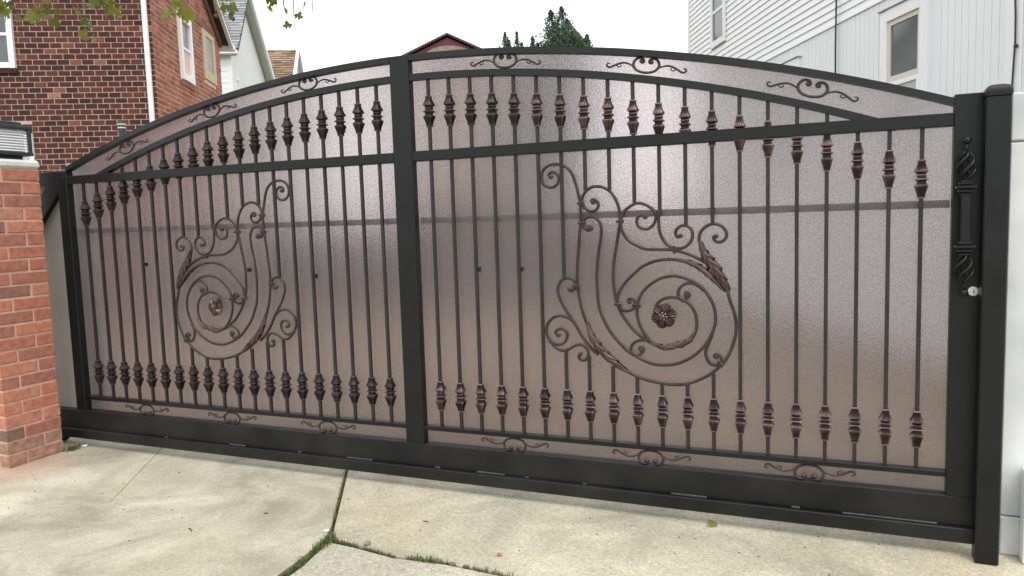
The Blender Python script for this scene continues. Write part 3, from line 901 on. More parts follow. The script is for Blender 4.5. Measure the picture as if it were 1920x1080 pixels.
for c in range(NC):
    z = (c + 0.5) * ph
    L, H_ = 0.262, 0.400 - 0.262 - jt
    segs = [(-0.2, -0.2 + L), (-0.2 + L + jt, 0.2)] if c % 2 else [(-0.2, -0.2 + H_), (-0.2 + H_ + jt, 0.2)]
    dep = 0.095
    for fi in range(4):
        for si, (a, b_) in enumerate(segs):
            a2, b2 = a, b_
            # the street faces butt between the two side faces
            if fi % 2 == 0 and si == 0:
                a2 = a + dep + jt
            if fi % 2 == 0 and si == 1:
                b2 = b_ - dep - jt
            if b2 - a2 < 0.02:
                continue
            var = R.randrange(3)
            me = rough_brick(round(b2 - a2, 3), dep, ph - jt, (round(b2 - a2, 3), var, c < 2), M_PILLARLOW if c < 2 else M_PILLAR)
            s = (a2 + b2) / 2
            off_ = 0.2 - dep / 2 + R.uniform(-.001, .004)
            an = fi * PI / 2
            p = Matrix.Rotation(an, 3, 'Z') @ Vector((s, -off_, z))
            link('brick', me, pil, p, (R.uniform(-.006, .006), R.uniform(-.005, .005), an + R.uniform(-.008, .008)))
bm = bmesh.new()
add_box(bm, -.212, .212, -.212, .212, PH, PH + .062, 0.018)
obj('cap', bm, M_CAP, pil)

# pier lamp on the pillar: dark box frame with white louvres
M_LAMPBLK = mat('black_lamp_metal', (0.012, 0.016, 0.017), (0.02, 0.025, 0.026), rough=0.35, scale=12, spec=0.6)
M_LOUVRE = mat('white_louvre', (0.80, 0.81, 0.82), rough=0.4)
lamp = tag(empty('pier_lamp', (-3.215, -0.345, PH + .062)), 'black box lamp with white louvred sides on the pillar cap', 'lamp')
box('base', M_LAMPBLK, lamp, -.12, .12, -.12, .12, 0, .030, 0.004)
for sx in (-1, 1):
    for sy in (-1, 1):
        box('frame_post', M_LAMPBLK, lamp, sx * .152 - .012, sx * .152 + .012, sy * .152 - .012, sy * .152 + .012, .0495, .215, 0.002)
box('frame_ring', M_LAMPBLK, lamp, -.166, .166, -.166, .166, .0302, .052, 0.002)
box('frame_ring', M_LAMPBLK, lamp, -.168, .168, -.168, .168, .210, .234, 0.003)
box('lid', M_LAMPBLK, lamp, -.125, .125, -.125, .125, .2345, .262, 0.004)
box('diffuser', M_LOUVRE, lamp, -.13, .13, -.13, .13, .0525, .2095)
for k in range(8):
    z = .060 + k * .0185
    bm = bmesh.new()
    add_prism(bm, [(-.150, z), (-.131, z + .013), (-.131, z + .016), (-.150, z + .004)], -.1395, .1395, lambda p, h: Vector((-p[0], h, p[1])))
    obj('louvre', bm, M_LOUVRE, lamp)
    bm = bmesh.new()
    add_prism(bm, [(-.150, z), (-.131, z + .013), (-.131, z + .016), (-.150, z + .004)], -.1395, .1395, lambda p, h: Vector((h, p[0], p[1])))
    obj('louvre', bm, M_LOUVRE, lamp)

# ------------------------------------------------------------------ houses
def frame_at(name, x, y, deg):
    """local x: along the street (right), local y: away down the driveway"""
    return empty(name, (x, y, 0), math.radians(deg))

def window(parent, face, a0, a1, z0, z1, fw=0.06, proud=0.03, glass=None, frame=None, meet=None, back=0.05, sill=True, depth=0.0):
    """double-hung window; face(a, out, z) -> local point, out = distance in front of the wall"""
    glass = glass or M_GLASS
    frame = frame or M_TRIM
    def slabp(name, m, b0, b1, c0, c1, o0, o1, par):
        b = bmesh.new()
        vs = [b.verts.new(face(aa, oo, zz)) for aa, oo, zz in ((b0, o0, c0), (b1, o0, c0), (b1, o0, c1), (b0, o0, c1), (b0, o1, c0), (b1, o1, c0), (b1, o1, c1), (b0, o1, c1))]
        for f in ((0, 1, 2, 3), (4, 5, 6, 7), (0, 1, 5, 4), (1, 2, 6, 5), (2, 3, 7, 6), (3, 0, 4, 7)):
            b.faces.new([vs[i] for i in f])
        return obj(name, b, m, par)
    w = slabp('window', frame, a0, a0 + fw, z0, z1, -back, proud, parent)
    slabp('frame_side', frame, a1 - fw, a1, z0, z1, -back, proud, w)
    slabp('frame_head', frame, a0 + fw + .001, a1 - fw - .001, z1 - fw, z1, -back, proud - .002, w)
    slabp('frame_sill', frame, a0 + fw + .001, a1 - fw - .001, z0, z0 + fw, -back, proud + .01, w)
    zm = meet if meet is not None else (z0 + z1) / 2
    slabp('meeting_rail', frame, a0 + fw + .001, a1 - fw - .001, zm - .025, zm + .025, -back + .004, proud * 0.4, w)
    slabp('pane', glass, a0 + fw + .001, a1 - fw - .001, z0 + fw + .001, zm - .026, -back + .001, -back * 0.4, w)
    slabp('pane', M_GLASSL if glass is M_GLASS and meet is None else glass, a0 + fw + .001, a1 - fw - .001, zm + .026, z1 - fw - .001, -back + .002, -back * 0.3, w)
    return w

# ---- brick house on the left: dark face brick to the street, orange common brick to the driveway
bh = frame_at('brick_house', -9.0246, 6.4711, 30)
tag(bh, 'two-tone brick house with white downpipe and white windows behind the pillar', 'house')
BL, BH_, BJ = 0.203, 0.0957, 0.0155
SIDE, FRONT = 4.93, 5.6
ROOFZ = lambda b: min(6.60 + b * 0.57, 8.85 - b * 0.57)
core_w = bmesh.new()
add_prism(core_w, [(0.012, 0), (SIDE - .012, 0), (SIDE - .012, 6.03), (1.97, 7.7), (0.012, 6.58)], -FRONT, -0.012, lambda p, h: Vector((h, p[0], p[1])))
wall = obj('wall', core_w, [M_MORTAR], bh)
brick_bm = bmesh.new(); add_box(brick_bm, 0, BL - BJ, 0, 0.02, 0, BH_ - BJ, 0.002)
FBR = tomesh('brick', brick_bm, M_FACE)
half_bm = bmesh.new(); add_box(half_bm, 0, (BL) / 2 - BJ, 0, 0.02, 0, BH_ - BJ, 0.002)
FBH = tomesh('brick', half_bm, M_FACE)
rest = bmesh.new()
holes_f = [(-3.35, -2.285, 4.435, 6.2), (-3.3, -2.12, 1.6, 3.48)]
cnt = 0
for r_ in range(69):
    z = r_ * BH_ + 0.002
    if z > 6.45:
        break
    sh = 0 if r_ % 2 else BL / 2
    k = 0
    x1 = 0.0
    while x1 > -FRONT:
        ln = BL if not (k == 0 and sh) else BL / 2
        x0 = x1 - ln
        k += 1
        a, b_ = x0 + BJ, x1
        xx1 = x1
        x1 = x0
        if any(b_ > h0 + .002 and a < h1 - .002 and z + BH_ > h2 + .01 and z < h3 - .01 for h0, h1, h2, h3 in holes_f):
            # clip against the right edge of the opening
            cut = [h1 for h0, h1, h2, h3 in holes_f if b_ > h1 > a and z + BH_ > h2 + .01 and z < h3 - .01]
            if cut:
                add_box(rest, cut[0] + .006, b_, 0.004, 0.013, z, z + BH_ - BJ)
            cut = [h0 for h0, h1, h2, h3 in holes_f if b_ > h0 > a and z + BH_ > h2 + .01 and z < h3 - .01]
            if cut:
                add_box(rest, a, cut[0] - .006, 0.004, 0.013, z, z + BH_ - BJ)
            continue
        dy = R.uniform(-.002, .002)
        if 2.7 < z < 5.75 and xx1 > -2.35 and cnt < 300:
            full = ln == BL
            o = link('brick', FBR if full else FBH, wall, (a, 0.004 + dy, z + R.uniform(-.0012, .0012)), (0, R.uniform(-.005, .005), 0))
            cnt += 1
        else:
            add_box(rest, a, b_, 0.004 + dy, 0.013, z, z + BH_ - BJ)
tag(obj('brickwork', rest, M_FACE, bh), kind='stuff')
# soldier course over the lower window
for k in range(16):
    x = -2.125 - k * 0.0725
    box('soldier_brick', M_FACE, wall, x - .060, x, -0.008, .012, 3.325, 3.476)
# driveway side
side = bmesh.new()
holes_s = [(1.56, 2.45, 4.50, 5.86), (3.37, 4.38, 4.86, 5.96)]
for r_ in range(84):
    z = r_ * BH_ + 0.002
    y0 = (BL / 2 if r_ % 2 else 0) - BL + .012
    while y0 < SIDE:
        a, b_ = max(y0, 0.012), min(y0 + BL - BJ, SIDE)
        y0 += BL
        if b_ - a < 0.03 or z + BH_ > ROOFZ((a + b_) / 2) - .02:
            continue
        if any(b_ > h0 and a < h1 and z + BH_ > h2 + .01 and z < h3 - .01 for h0, h1, h2, h3 in holes_s):
            parts = []
            for h0, h1, h2, h3 in holes_s:
                if b_ > h0 and a < h1 and z + BH_ > h2 + .01 and z < h3 - .01:
                    if a < h0 - .02: parts.append((a, h0 - .006))
                    if b_ > h1 + .02: parts.append((h1 + .006, b_))
            for p0, p1 in parts:
                add_box(side, -0.013, 0.006, p0, p1, z, z + BH_ - BJ)
            continue
        add_box(side, -0.013, 0.003 + R.uniform(-.003, .003), a, b_, z, z + BH_ - BJ)
tag(obj('side_brickwork', side, M_COMMON, bh), kind='stuff')
bm = bmesh.new()                                            # the lighter mortar of the side wall
add_prism(bm, [(0.014, 0), (SIDE - .014, 0), (SIDE - .014, 6.02), (1.97, 7.68), (0.014, 6.56)], -0.0118, -0.002, lambda p, h: Vector((h, p[0], p[1])))
obj('side_mortar', bm, M_MORTAR2, bh)
fface = lambda a, o, z: Vector((a, -0.006 - o, z))
sface = lambda a, o, z: Vector((0.004 + o, a, z))
window(wall, fface, -3.34, -2.29, 4.44, 6.19, 0.095, 0.035, meet=5.02, back=0.02)
bx_sill = box('sill', M_FACE, wall, -3.34, -2.27, -0.035, .01, 4.35, 4.437)
window(wall, fface, -3.29, -2.125, 1.62, 3.31, 0.07, 0.02, glass=M_GLASSL, back=0.02)
window(wall, sface, 1.60, 2.43, 4.53, 5.84, 0.13, 0.05, back=0.02)
box('lintel', M_BROWNTRIM, wall, -0.004, 0.016, 1.40, 4.5, 5.975, 6.12)
box('sill', M_COMMON, wall, -0.004, 0.03, 1.55, 2.5, 4.42, 4.495)
st = bmesh.new()
add_box(st, -.006, .03, 3.37, 3.60, 4.86, 5.955); add_box(st, -.006, .03, 4.17, 4.38, 4.86, 5.955)
add_box(st, -.006, .028, 3.601, 4.169, 5.83, 5.955); add_box(st, -.006, .034, 3.601, 4.169, 4.86, 5.06)
obj('stone_surround', st, M_STONE, wall)
M_BLOCK = mat('grey_glass_block', (0.20, 0.19, 0.17), (0.40, 0.38, 0.34), rough=0.35, scale=16)
for k in range(8):
    z = 5.065 + k * 0.095
    box('glass_block', M_BLOCK, wall, -.008, .012, 3.602, 4.168, z, z + .09)
# downpipe
bm = bmesh.new()
add_box(bm, -.128, -.044, -.075, -.012, 0.05, 6.3, 0.008)
obj('downpipe', bm, M_WHITE, bh)
# roof with brown rake board and white gutter end
bm = bmesh.new()
add_prism(bm, [(-0.35, 6.46), (1.97, 7.79), (5.20, 5.95), (5.20, 6.06), (1.97, 7.91), (-0.35, 6.58)], -FRONT, 0.26, lambda p, h: Vector((h, p[0], p[1])))
roof = obj('roof', bm, M_ROOFDK, bh)
bm = bmesh.new()
add_prism(bm, [(1.97, 7.55), (SIDE + .02, 5.86), (SIDE + .02, 6.02), (1.97, 7.73)], 0.0125, 0.055, lambda p, h: Vector((h, p[0], p[1])))
obj('rake_board', bm, M_BROWNTRIM, roof)
bm = bmesh.new()
add_prism(bm, [(1.97, 7.72), (5.24, 5.86), (5.24, 5.955), (1.97, 7.80)], 0.19, 0.27, lambda p, h: Vector((h, p[0], p[1])))
obj('fascia', bm, M_WHITE, roof)
bm = bmesh.new()
add_box(bm, -0.1, 0.30, 5.19, 5.33, 5.84, 5.985, 0.02)
obj('gutter', bm, M_WHITE, roof)

# vent pipe in front of the brick wall
vp = tag(empty('vent_pipe', (-6.53, 3.55, 0)), 'dark green pipe with two pale stripes in front of the brick wall', 'pipe')
bm = bmesh.new(); add_lathe(bm, [(0.047, 0), (0.047, 2.86), (0.05, 2.862), (0.05, 2.99), (0.043, 3.0)], sides=16)
obj('shaft', bm, M_PIPE, vp, smooth=False)
for z in (2.915, 2.958):
    bm = bmesh.new(); add_lathe(bm, [(0.0515, z), (0.0515, z + .016)], sides=16)
    obj('stripe', bm, M_STRIPE, vp)

def shingles(b, face, a0, a1, s0, s1, rowh, tab, rnd, th=0.014):
    """rows of overlapping shingle tabs; face(a, s, lift) -> point"""
    n = int((s1 - s0) / rowh)
    for r_ in range(n):
        s = s0 + r_ * rowh
        a = a0 - rnd.uniform(0, tab)
        while a < a1:
            w = tab * rnd.uniform(0.7, 1.2)
            x0, x1 = max(a, a0), min(a + w - .006, a1)
            a += w
            if x1 - x0 < .02:
                continue
            t = th * rnd.uniform(0.7, 1.4)
            p = [face(x0, s, t), face(x1, s, t), face(x1, s + rowh * 1.02, .002), face(x0, s + rowh * 1.02, .002), face(x0, s, 0), face(x1, s, 0)]
            v = [b.verts.new(q) for q in p]
            b.faces.new(v[:4]); b.faces.new((v[0], v[4], v[5], v[1]))

# ---- white house with grey shingle roof
gh = frame_at('white_house', -13.775, 13.955, 29)
tag(gh, 'white gabled house with grey shingle roof behind the brick house', 'house')
PKS, PKZ = 1.95, 8.72
bm = bmesh.new()
add_prism(bm, [(0.15, 0), (5.6, 0), (5.6, 6.2), (PKS, PKZ - .16), (0.15, 6.62)], -5.0, -0.26, lambda p, h: Vector((h, p[0], p[1])))
gwall = obj('wall', bm, M_STUCCO, gh)
for k in range(18):
    box('siding_board', M_LAP, gwall, -4.9, -0.36, .128 - .006 * (k % 2), .149, 6.40 - (k + 1) * .165, 6.40 - k * .165 - .008)
box('corner_board', M_TRIM, gwall, -0.358, -0.25, .118, .26, 3.3, 6.42)
bm = bmesh.new()
add_prism(bm, [(0.0, 6.60), (PKS, PKZ), (PKS, PKZ + .12), (0.0, 6.70)], -5.0, 0.0, lambda p, h: Vector((h, p[0], p[1])))
groof = obj('roof', bm, M_ROOFDK, gh)
sl = Vector((0, PKS, PKZ + .12 - 6.70)); sll = sl.length; sl.normalize(); nrm = Vector((0, -sl.z, sl.y))
bm = bmesh.new()
shingles(bm, lambda a, s, t: Vector((a, 0, 6.70)) + sl * s + nrm * (t + .001), -5.0, 0.0, 0, sll, 0.14, 0.3, random.Random(5), 0.022)
tag(obj('shingle', bm, M_SHINGLE, groof), kind='stuff')
bm = bmesh.new()
add_prism(bm, [(PKS, PKZ - .02), (5.9, 6.10), (5.9, 6.24), (PKS, PKZ + .13)], -5.0, -0.02, lambda p, h: Vector((h, p[0], p[1])))
obj('back_slope', bm, M_SOFFIT, groof)
bm = bmesh.new()
add_prism(bm, [(PKS, PKZ - .06), (5.9, 6.06), (5.9, 6.27), (PKS, PKZ + .15)], -0.019, 0.05, lambda p, h: Vector((h, p[0], p[1])))
obj('fascia', bm, M_WHITE, groof)
bm = bmesh.new()
add_prism(bm, [(0.02, 6.58), (PKS, PKZ - .02), (PKS, PKZ - .16), (0.02, 6.48)], -0.259, -0.06, lambda p, h: Vector((h, p[0], p[1])))
obj('soffit', bm, M_STUCCO, groof)
box('gutter', M_WHITE, groof, -5.0, -0.01, -0.10, 0.03, 6.52, 6.64, 0.02)
gface = lambda a, o, z: Vector((-0.258 + o, a, z))
window(gwall, gface, 0.45, 0.95, 4.9, 6.0, 0.09, 0.03, glass=M_GLASSL, back=0.02)
window(gwall, gface, 2.35, 3.0, 4.7, 5.86, 0.09, 0.03, glass=M_GLASSL, back=0.02)

# ---- far house with brown shingles
fh = frame_at('brown_roof_house', -18.73, 23.01, 29)
tag(fh, 'far house with tan brown shingle roof and pale gable', 'house')
bm = bmesh.new()
add_prism(bm, [(-2.6, 0), (2.6, 0), (2.6, 6.2), (0, 8.86), (-2.6, 6.2)], -5.0, -0.05, lambda p, h: Vector((h, p[0], p[1])))
obj('wall', bm, M_SOFFIT, fh)
bm = bmesh.new()
add_prism(bm, [(-2.9, 6.0), (0, 8.95), (2.9, 6.0), (2.9, 5.88), (0, 8.83), (-2.9, 5.88)], -5.2, 0.12, lambda p, h: Vector((h, p[0], p[1])))
froof = obj('roof', bm, M_TRIM, fh)
sl2 = Vector((0, 2.9, 2.95)); l2 = sl2.length; sl2.normalize(); nr2 = Vector((0, -sl2.z, sl2.y))
bm = bmesh.new()
shingles(bm, lambda a, s, t: Vector((a, -2.9, 6.0)) + sl2 * s + nr2 * (t + .004), -5.2, 0.0, 0, l2, 0.16, 0.34, random.Random(8), 0.035)
tag(obj('shingle', bm, M_SHINGLE_B, froof), kind='stuff')

# ---- maroon house at the end of the driveway
mh = frame_at('maroon_house', -11.95, 23.68, 26)
tag(mh, 'maroon gabled house at the end of the driveway, peak above the gate', 'house')
bm = bmesh.new()
add_prism(bm, [(-2.2, 0), (2.2, 0), (2.2, 7.70), (0, 8.72), (-2.2, 7.70)], 0.0, 8.0, lambda p, h: Vector((p[0], h, p[1])))
mwall = obj('wall', bm, M_MAROON, mh)
box('siding', M_TAN, mwall, -2.21, 2.21, -.012, -.0005, 0, 7.3)
bm = bmesh.new()
add_prism(bm, [(-2.5, 7.64), (0, 8.80), (2.5, 7.64), (2.5, 7.73), (0, 8.88), (-2.5, 7.73)], -0.12, 8.2, lambda p, h: Vector((p[0], h, p[1])))
obj('roof', bm, M_ROOFDK, mh)
bm = bmesh.new()
pts = [(0.95 * math.cos(t), 0.42 * math.sin(t) + 7.98) for t in [PI * k / 16 for k in range(17)]]
add_prism(bm, pts, -0.03, -0.001, lambda p, h: Vector((p[0] + .05, h, p[1])))
obj('fan_panel', bm, M_FANSH, mwall)
for a0 in (-2.3, 0.9):
    window(mwall, lambda a, o, z: Vector((a, -o - .014, z)), a0 * .8 + .25, a0 * .8 + 1.25, 3.9, 5.6, 0.1, 0.04, back=0.0015)
box('garage_door', M_ROOFDK, mwall, -1.6, 1.6, -.04, -.0125, 0, 2.5)

# ---- dark board fence across the back of the yard, a blur behind the frosted sheets
wf = frame_at('board_fence', -4.9, 8.1, 27)
tag(wf, 'low dark board fence seen blurred through the frosted gate panels', 'fence')
box('rail', M_FENCE, wf, -4.2, 4.1, 0.03, 0.07, 1.25, 1.35)
box('rail', M_FENCE, wf, -4.2, 4.1, 0.03, 0.07, 0.35, 0.45)
fb = bmesh.new(); add_box(fb, 0, 0.14, 0, 0.025, 0.03, 1.55, 0.004)
FB = tomesh('board', fb, M_FENCE)
for k in range(55):
    link('board', FB, wf, (-4.2 + k * .15, 0, R.uniform(-.01, .01)))
for k in range(5):
    box('post', M_FENCE, wf, -4.2 + k * 2.05, -4.1 + k * 2.05, 0.071, 0.17, 0, 1.6)

# ---- white house along the right side of the driveway
RA = math.radians(26.3)
e2 = Vector((math.cos(RA), math.sin(RA), 0))
rp = CAM + e2 * 4.6
rh = frame_at('sided_house', rp.x, rp.y, 26.3)
tag(rh, 'white house with lap siding above pale vertical siding, right of the driveway', 'house')
box('wall', M_VERT, rh, 0.03, 4.0, 4.2, 15.19, 0, 3.80)
rwall = box('upper_wall', M_LAP, rh, 0.03, 4.0, 4.2, 15.19, 3.801, 7.6)
LAPH = 0.094
wholes = [(13.08, 13.86, 4.48, 5.85)]
for k in range(38):
    z = 3.805 + k * LAPH
    segs = [(4.2, 15.17)]
    if z < 5.85 and z + LAPH > 4.50:
        segs = [(4.2, 13.085), (13.855, 15.17)]
    if k == 2: segs = [(4.2, 10.35), (10.353, 15.17)]
    if k == 1: segs = [(4.2, 9.0), (9.003, 12.4), (12.403, 15.17)]
    for y0, y1 in segs:
        bm = bmesh.new()
        add_prism(bm, [(-0.004, z), (0.029, z), (0.029, z + LAPH - .001), (0.014, z + LAPH - .001), (-0.004, z + .006)], y0, y1, lambda p, h: Vector((p[0], h, p[1])))
        obj('lap_board', bm, M_LAP, rwall)
box('corner_post', M_TRIM, rwall, -0.012, 0.05, 15.171, 15.27, 3.0, 7.6)
vh = [(7.33, 8.18, 1.95, 3.66), (10.2, 11.1, 1.9, 3.615)]
vwall = box('vertical_siding_base', M_VERT, rh, 0.018, 0.0295, 6.2, 15.1, 0.02, 3.79)
bw = 0.1
y = 6.26
while y < 14.9:
    y1 = y + bw - 0.006
    hit = [h for h in vh if y1 > h[0] + .01 and y < h[1] - .01]
    if hit:
        h = hit[0]
        zs = [(0.03, h[2] - .01), (h[3] + .004, 3.785)]
    else:
        zs = [(0.03, 3.785)]
    for z0, z1 in zs:
        box('siding_board', M_VERT, vwall, 0.006 + R.uniform(0, .0015), 0.0178, y, y1, z0, z1, 0.002)
    y += bw
box('drip_edge', M_TRIM, rh, -0.012, 0.0295, 4.2, 15.17, 3.788, 3.804)
rface = lambda a, o, z: Vector((0.006 - o, a, z))
def cased(y0, y1, z0, z1, cw, meet, gl):
    """deep casing round a recessed sash"""
    b = bmesh.new()
    add_box(b, -0.03, 0.02, y0, y0 + cw, z0, z1, 0.003)
    c = obj('casing', b, M_TRIM, rh)
    box('casing_side', M_TRIM, c, -0.03, 0.02, y1 - cw, y1, z0, z1, 0.003)
    box('casing_head', M_TRIM, c, -0.034, 0.02, y0 + cw + .001, y1 - cw - .001, z1 - cw, z1, 0.003)
    box('drip_cap', mat('grey_drip_cap', (0.25, 0.26, 0.27), rough=0.6), c, -0.05, 0.0, y0 - .02, y1 + .02, z1 + .001, z1 + .012)
    return c
c1 = cased(7.33, 8.17, 1.96, 3.655, 0.125, 2.9, M_GLASS)
# recessed sash of the near window
def sash(par, y0, y1, z0, z1, fw, m, x0, x1, glass):
    b = bmesh.new()
    add_box(b, x0, x1, y0, y0 + fw, z0, z1); add_box(b, x0, x1, y1 - fw, y1, z0, z1)
    add_box(b, x0, x1, y0 + fw, y1 - fw, z0, z0 + fw); add_box(b, x0, x1, y0 + fw, y1 - fw, z1 - fw, z1)
    s = obj('sash', b, m, par)
    box('pane', glass, s, (x0 + x1) / 2, x1, y0 + fw, y1 - fw, z0 + fw, z1 - fw)
    return s
sash(c1, 7.456, 8.044, 2.90, 3.529, 0.05, M_CREAM, -0.012, 0.0175, M_GLASS)
sash(c1, 7.456, 8.044, 1.97, 2.895, 0.05, M_TRIM, -0.020, 0.0165, M_GLASSL)
c3 = cased(10.2, 11.1, 1.9, 3.612, 0.10, 2.8, M_GLASS)
sash(c3, 10.302, 10.998, 1.95, 3.51, 0.06, M_TRIM, -0.01, 0.0175, M_GLASS)
window(rwall, lambda a, o, z: Vector((-0.002 - o, a, z)), 13.09, 13.85, 4.49, 5.84, 0.1, 0.025, meet=5.10, back=-0.001 + 0.006)
# corner trim and cables
box('corner_trim', M_TRIM, rh, -0.02, 0.017, 6.06, 6.255, 0.0, 3.78, 0.004)
box('near_wall', M_WHITE, rh, -0.01, 0.016, 4.2, 6.055, 0.0, 3.78)
M_CABLE = mat('dark_cable', (0.03, 0.032, 0.035), rough=0.6)
bm = bmesh.new(); add_tube(bm, [Vector((-.035, 9.134 + .012 * math.sin(k * .9), 0.3 + k * .36)) for k in range(20)], 0.011, 6)
obj('cable', bm, M_CABLE, rh)
bm = bmesh.new(); add_tube(bm, [Vector((-.035, 6.12 + .012 * math.sin(k * 1.3), 0.3 + k * .2)) for k in range(18)], 0.008, 6)
add_sphere(bm, (-.035, 6.10, 2.86), 0.018, 8, 6)
obj('cable', bm, M_CABLE, rh)
bm = bmesh.new()
add_prism(bm, [(-0.3, 7.55), (4.3, 7.55), (2.0, 9.6)], 4.0, 15.5, lambda p, h: Vector((p[0], h, p[1])))
obj('roof', bm, M_ROOFDK, rh)

# ------------------------------------------------------------------ trees
def leaf_cloud(b, pts, size, rnd, aspect=0.5):
    for p in pts:
        d = Vector((rnd.gauss(0, 1), rnd.gauss(0, 1), rnd.gauss(0, 1) * 0.7 + 0.3)).normalized()
        s = d.cross(Vector((rnd.gauss(0, 1), rnd.gauss(0, 1), rnd.gauss(0, 1)))).normalized()
        L = size * rnd.uniform(0.6, 1.3)
        W = L * aspect * rnd.uniform(0.7, 1.2)
        v = [b.verts.new(p - d * L * .5), b.verts.new(p + s * W * .5), b.verts.new(p + d * L * .5), b.verts.new(p - s * W * .5)]
        b.faces.new(v)

def evergreen(name, x, y, h, spread, tips, n, size, label, m, seed):
    """several leaders, each a spire of short sprays; ragged outline with gaps"""
    rnd = random.Random(seed)
    root = tag(empty(name, (x, y, 0)), label, 'tree', 'evergreens beyond the gate')
    b = bmesh.new()
    add_tube(b, [Vector((0, 0, 0)), Vector((.03, 0, h * .35)), Vector((-.02, .03, h * .7)), Vector((0, 0, h * .93))], [0.13, .10, .06, .015], 8)
    for tx, ty, th_ in tips:
        add_tube(b, [Vector((0, 0, h * .45)), Vector((tx * .6, ty * .6, h * .62)), Vector((tx, ty, th_ - .05))], [.05, .035, .008], 6)
    obj('trunk', b, M_BARK, root)
    pts = []
    per = n // len(tips)
    for tx, ty, th_ in tips:
        for _ in range(per):
            f = rnd.random() ** 1.15                         # 0 at the tip
            zz = th_ - f * (th_ - 1.4)
            # sprays reach out at intervals, leaving notches between
            tier = 0.72 + 0.28 * abs(math.sin(zz * 6.3 + tx * 7))
            an = rnd.uniform(0, 2 * PI)
            lobes = 0.7 + 0.3 * math.sin(an * 3 + zz * 4 + tx)
            r = (0.03 + spread * min(1, (th_ - zz) / 1.35)) * tier * lobes * math.sqrt(rnd.uniform(0.05, 1))
            base = (th_ - zz) / th_
            cx, cy = tx * (1 - base * .6), ty * (1 - base * .6)
            pts.append(Vector((cx + r * math.cos(an), cy + r * math.sin(an), zz + r * 0.25)))
    for _ in range(n // 3 if len(tips) > 4 else 0):         # the leaders share one full crown lower down
        d = Vector((rnd.gauss(0, 1), rnd.gauss(0, 1), rnd.gauss(0, 1))).normalized() * rnd.random() ** 0.4
        k = 1 + 0.22 * math.sin(d.x * 9 + d.z * 7)
        pts.append(Vector((0.16 + d.x * 0.95 * k, d.y * 0.8, h - 1.55 + d.z * 0.95 * k)))
    b = bmesh.new()
    leaf_cloud(b, pts, size, rnd, 0.45)
    obj('crown', b, m, root)
    return root

evergreen('evergreen_tree', -6.46, 21.3, 8.5, 1.0, [(0.10, 0, 8.60), (-0.32, .1, 8.56), (0.55, 0, 7.75), (0.95, .1, 7.6), (-.15, 0, 8.1), (.25, .1, 8.2)], 42000, 0.085, 'tallest dark green evergreen tree rising above the middle of the gate', M_CONIFER, 1)
evergreen('evergreen_tree', -8.25, 20.8, 7.8, 0.6, [(0, 0, 7.88), (.14, 0, 7.6)], 7500, 0.085, 'slim evergreen tip left of the tallest tree, nearest the maroon house', M_LIGHTFOL, 2)
evergreen('evergreen_tree', -7.80, 20.95, 7.8, 0.42, [(-.08, 0, 7.88), (.10, 0, 7.5)], 6500, 0.085, 'thin leaning evergreen tip, middle of the small ones above the gate', M_LIGHTFOL, 3)
evergreen('evergreen_tree', -7.36, 21.1, 7.6, 0.5, [(0, 0, 7.70), (.2, 0, 7.45)], 6500, 0.085, 'low evergreen tip close beside the left of the tallest tree', M_CONIFER, 4)

# plane tree: the trunk stands outside the picture on the left, a limb hangs its twigs into the top of it
pt = tag(empty('plane_tree', (-7.4, 0.4, 0)), 'plane tree whose leafy twigs hang into the top left of the picture', 'tree')
bm = bmesh.new()
add_tube(bm, [Vector((0, 0, 0)), Vector((.05, 0, 1.5)), Vector((.0, .05, 3.2)), Vector((.15, .1, 4.6)), Vector((.2, .2, 6.5))], [.26, .22, .2, .16, .10], 12)
obj('trunk', bm, M_BARK, pt)
loc = lambda x, y, z: Vector((x + 7.4, y - 0.4, z))
bm = bmesh.new()
limb = [Vector((.1, .08, 4.0)), Vector((1.0, .25, 4.45)), loc(-5.2, 0.52, 4.4), loc(-4.2, 0.92, 4.22), loc(-3.1, 1.37, 4.12), loc(-2.0, 1.82, 4.06)]
P = catmull(limb, 4)
add_tube(bm, P, [.085 - .078 * i / (len(P) - 1) for i in range(len(P))], 8)
obj('limb', bm, M_BARK, pt, smooth=True)

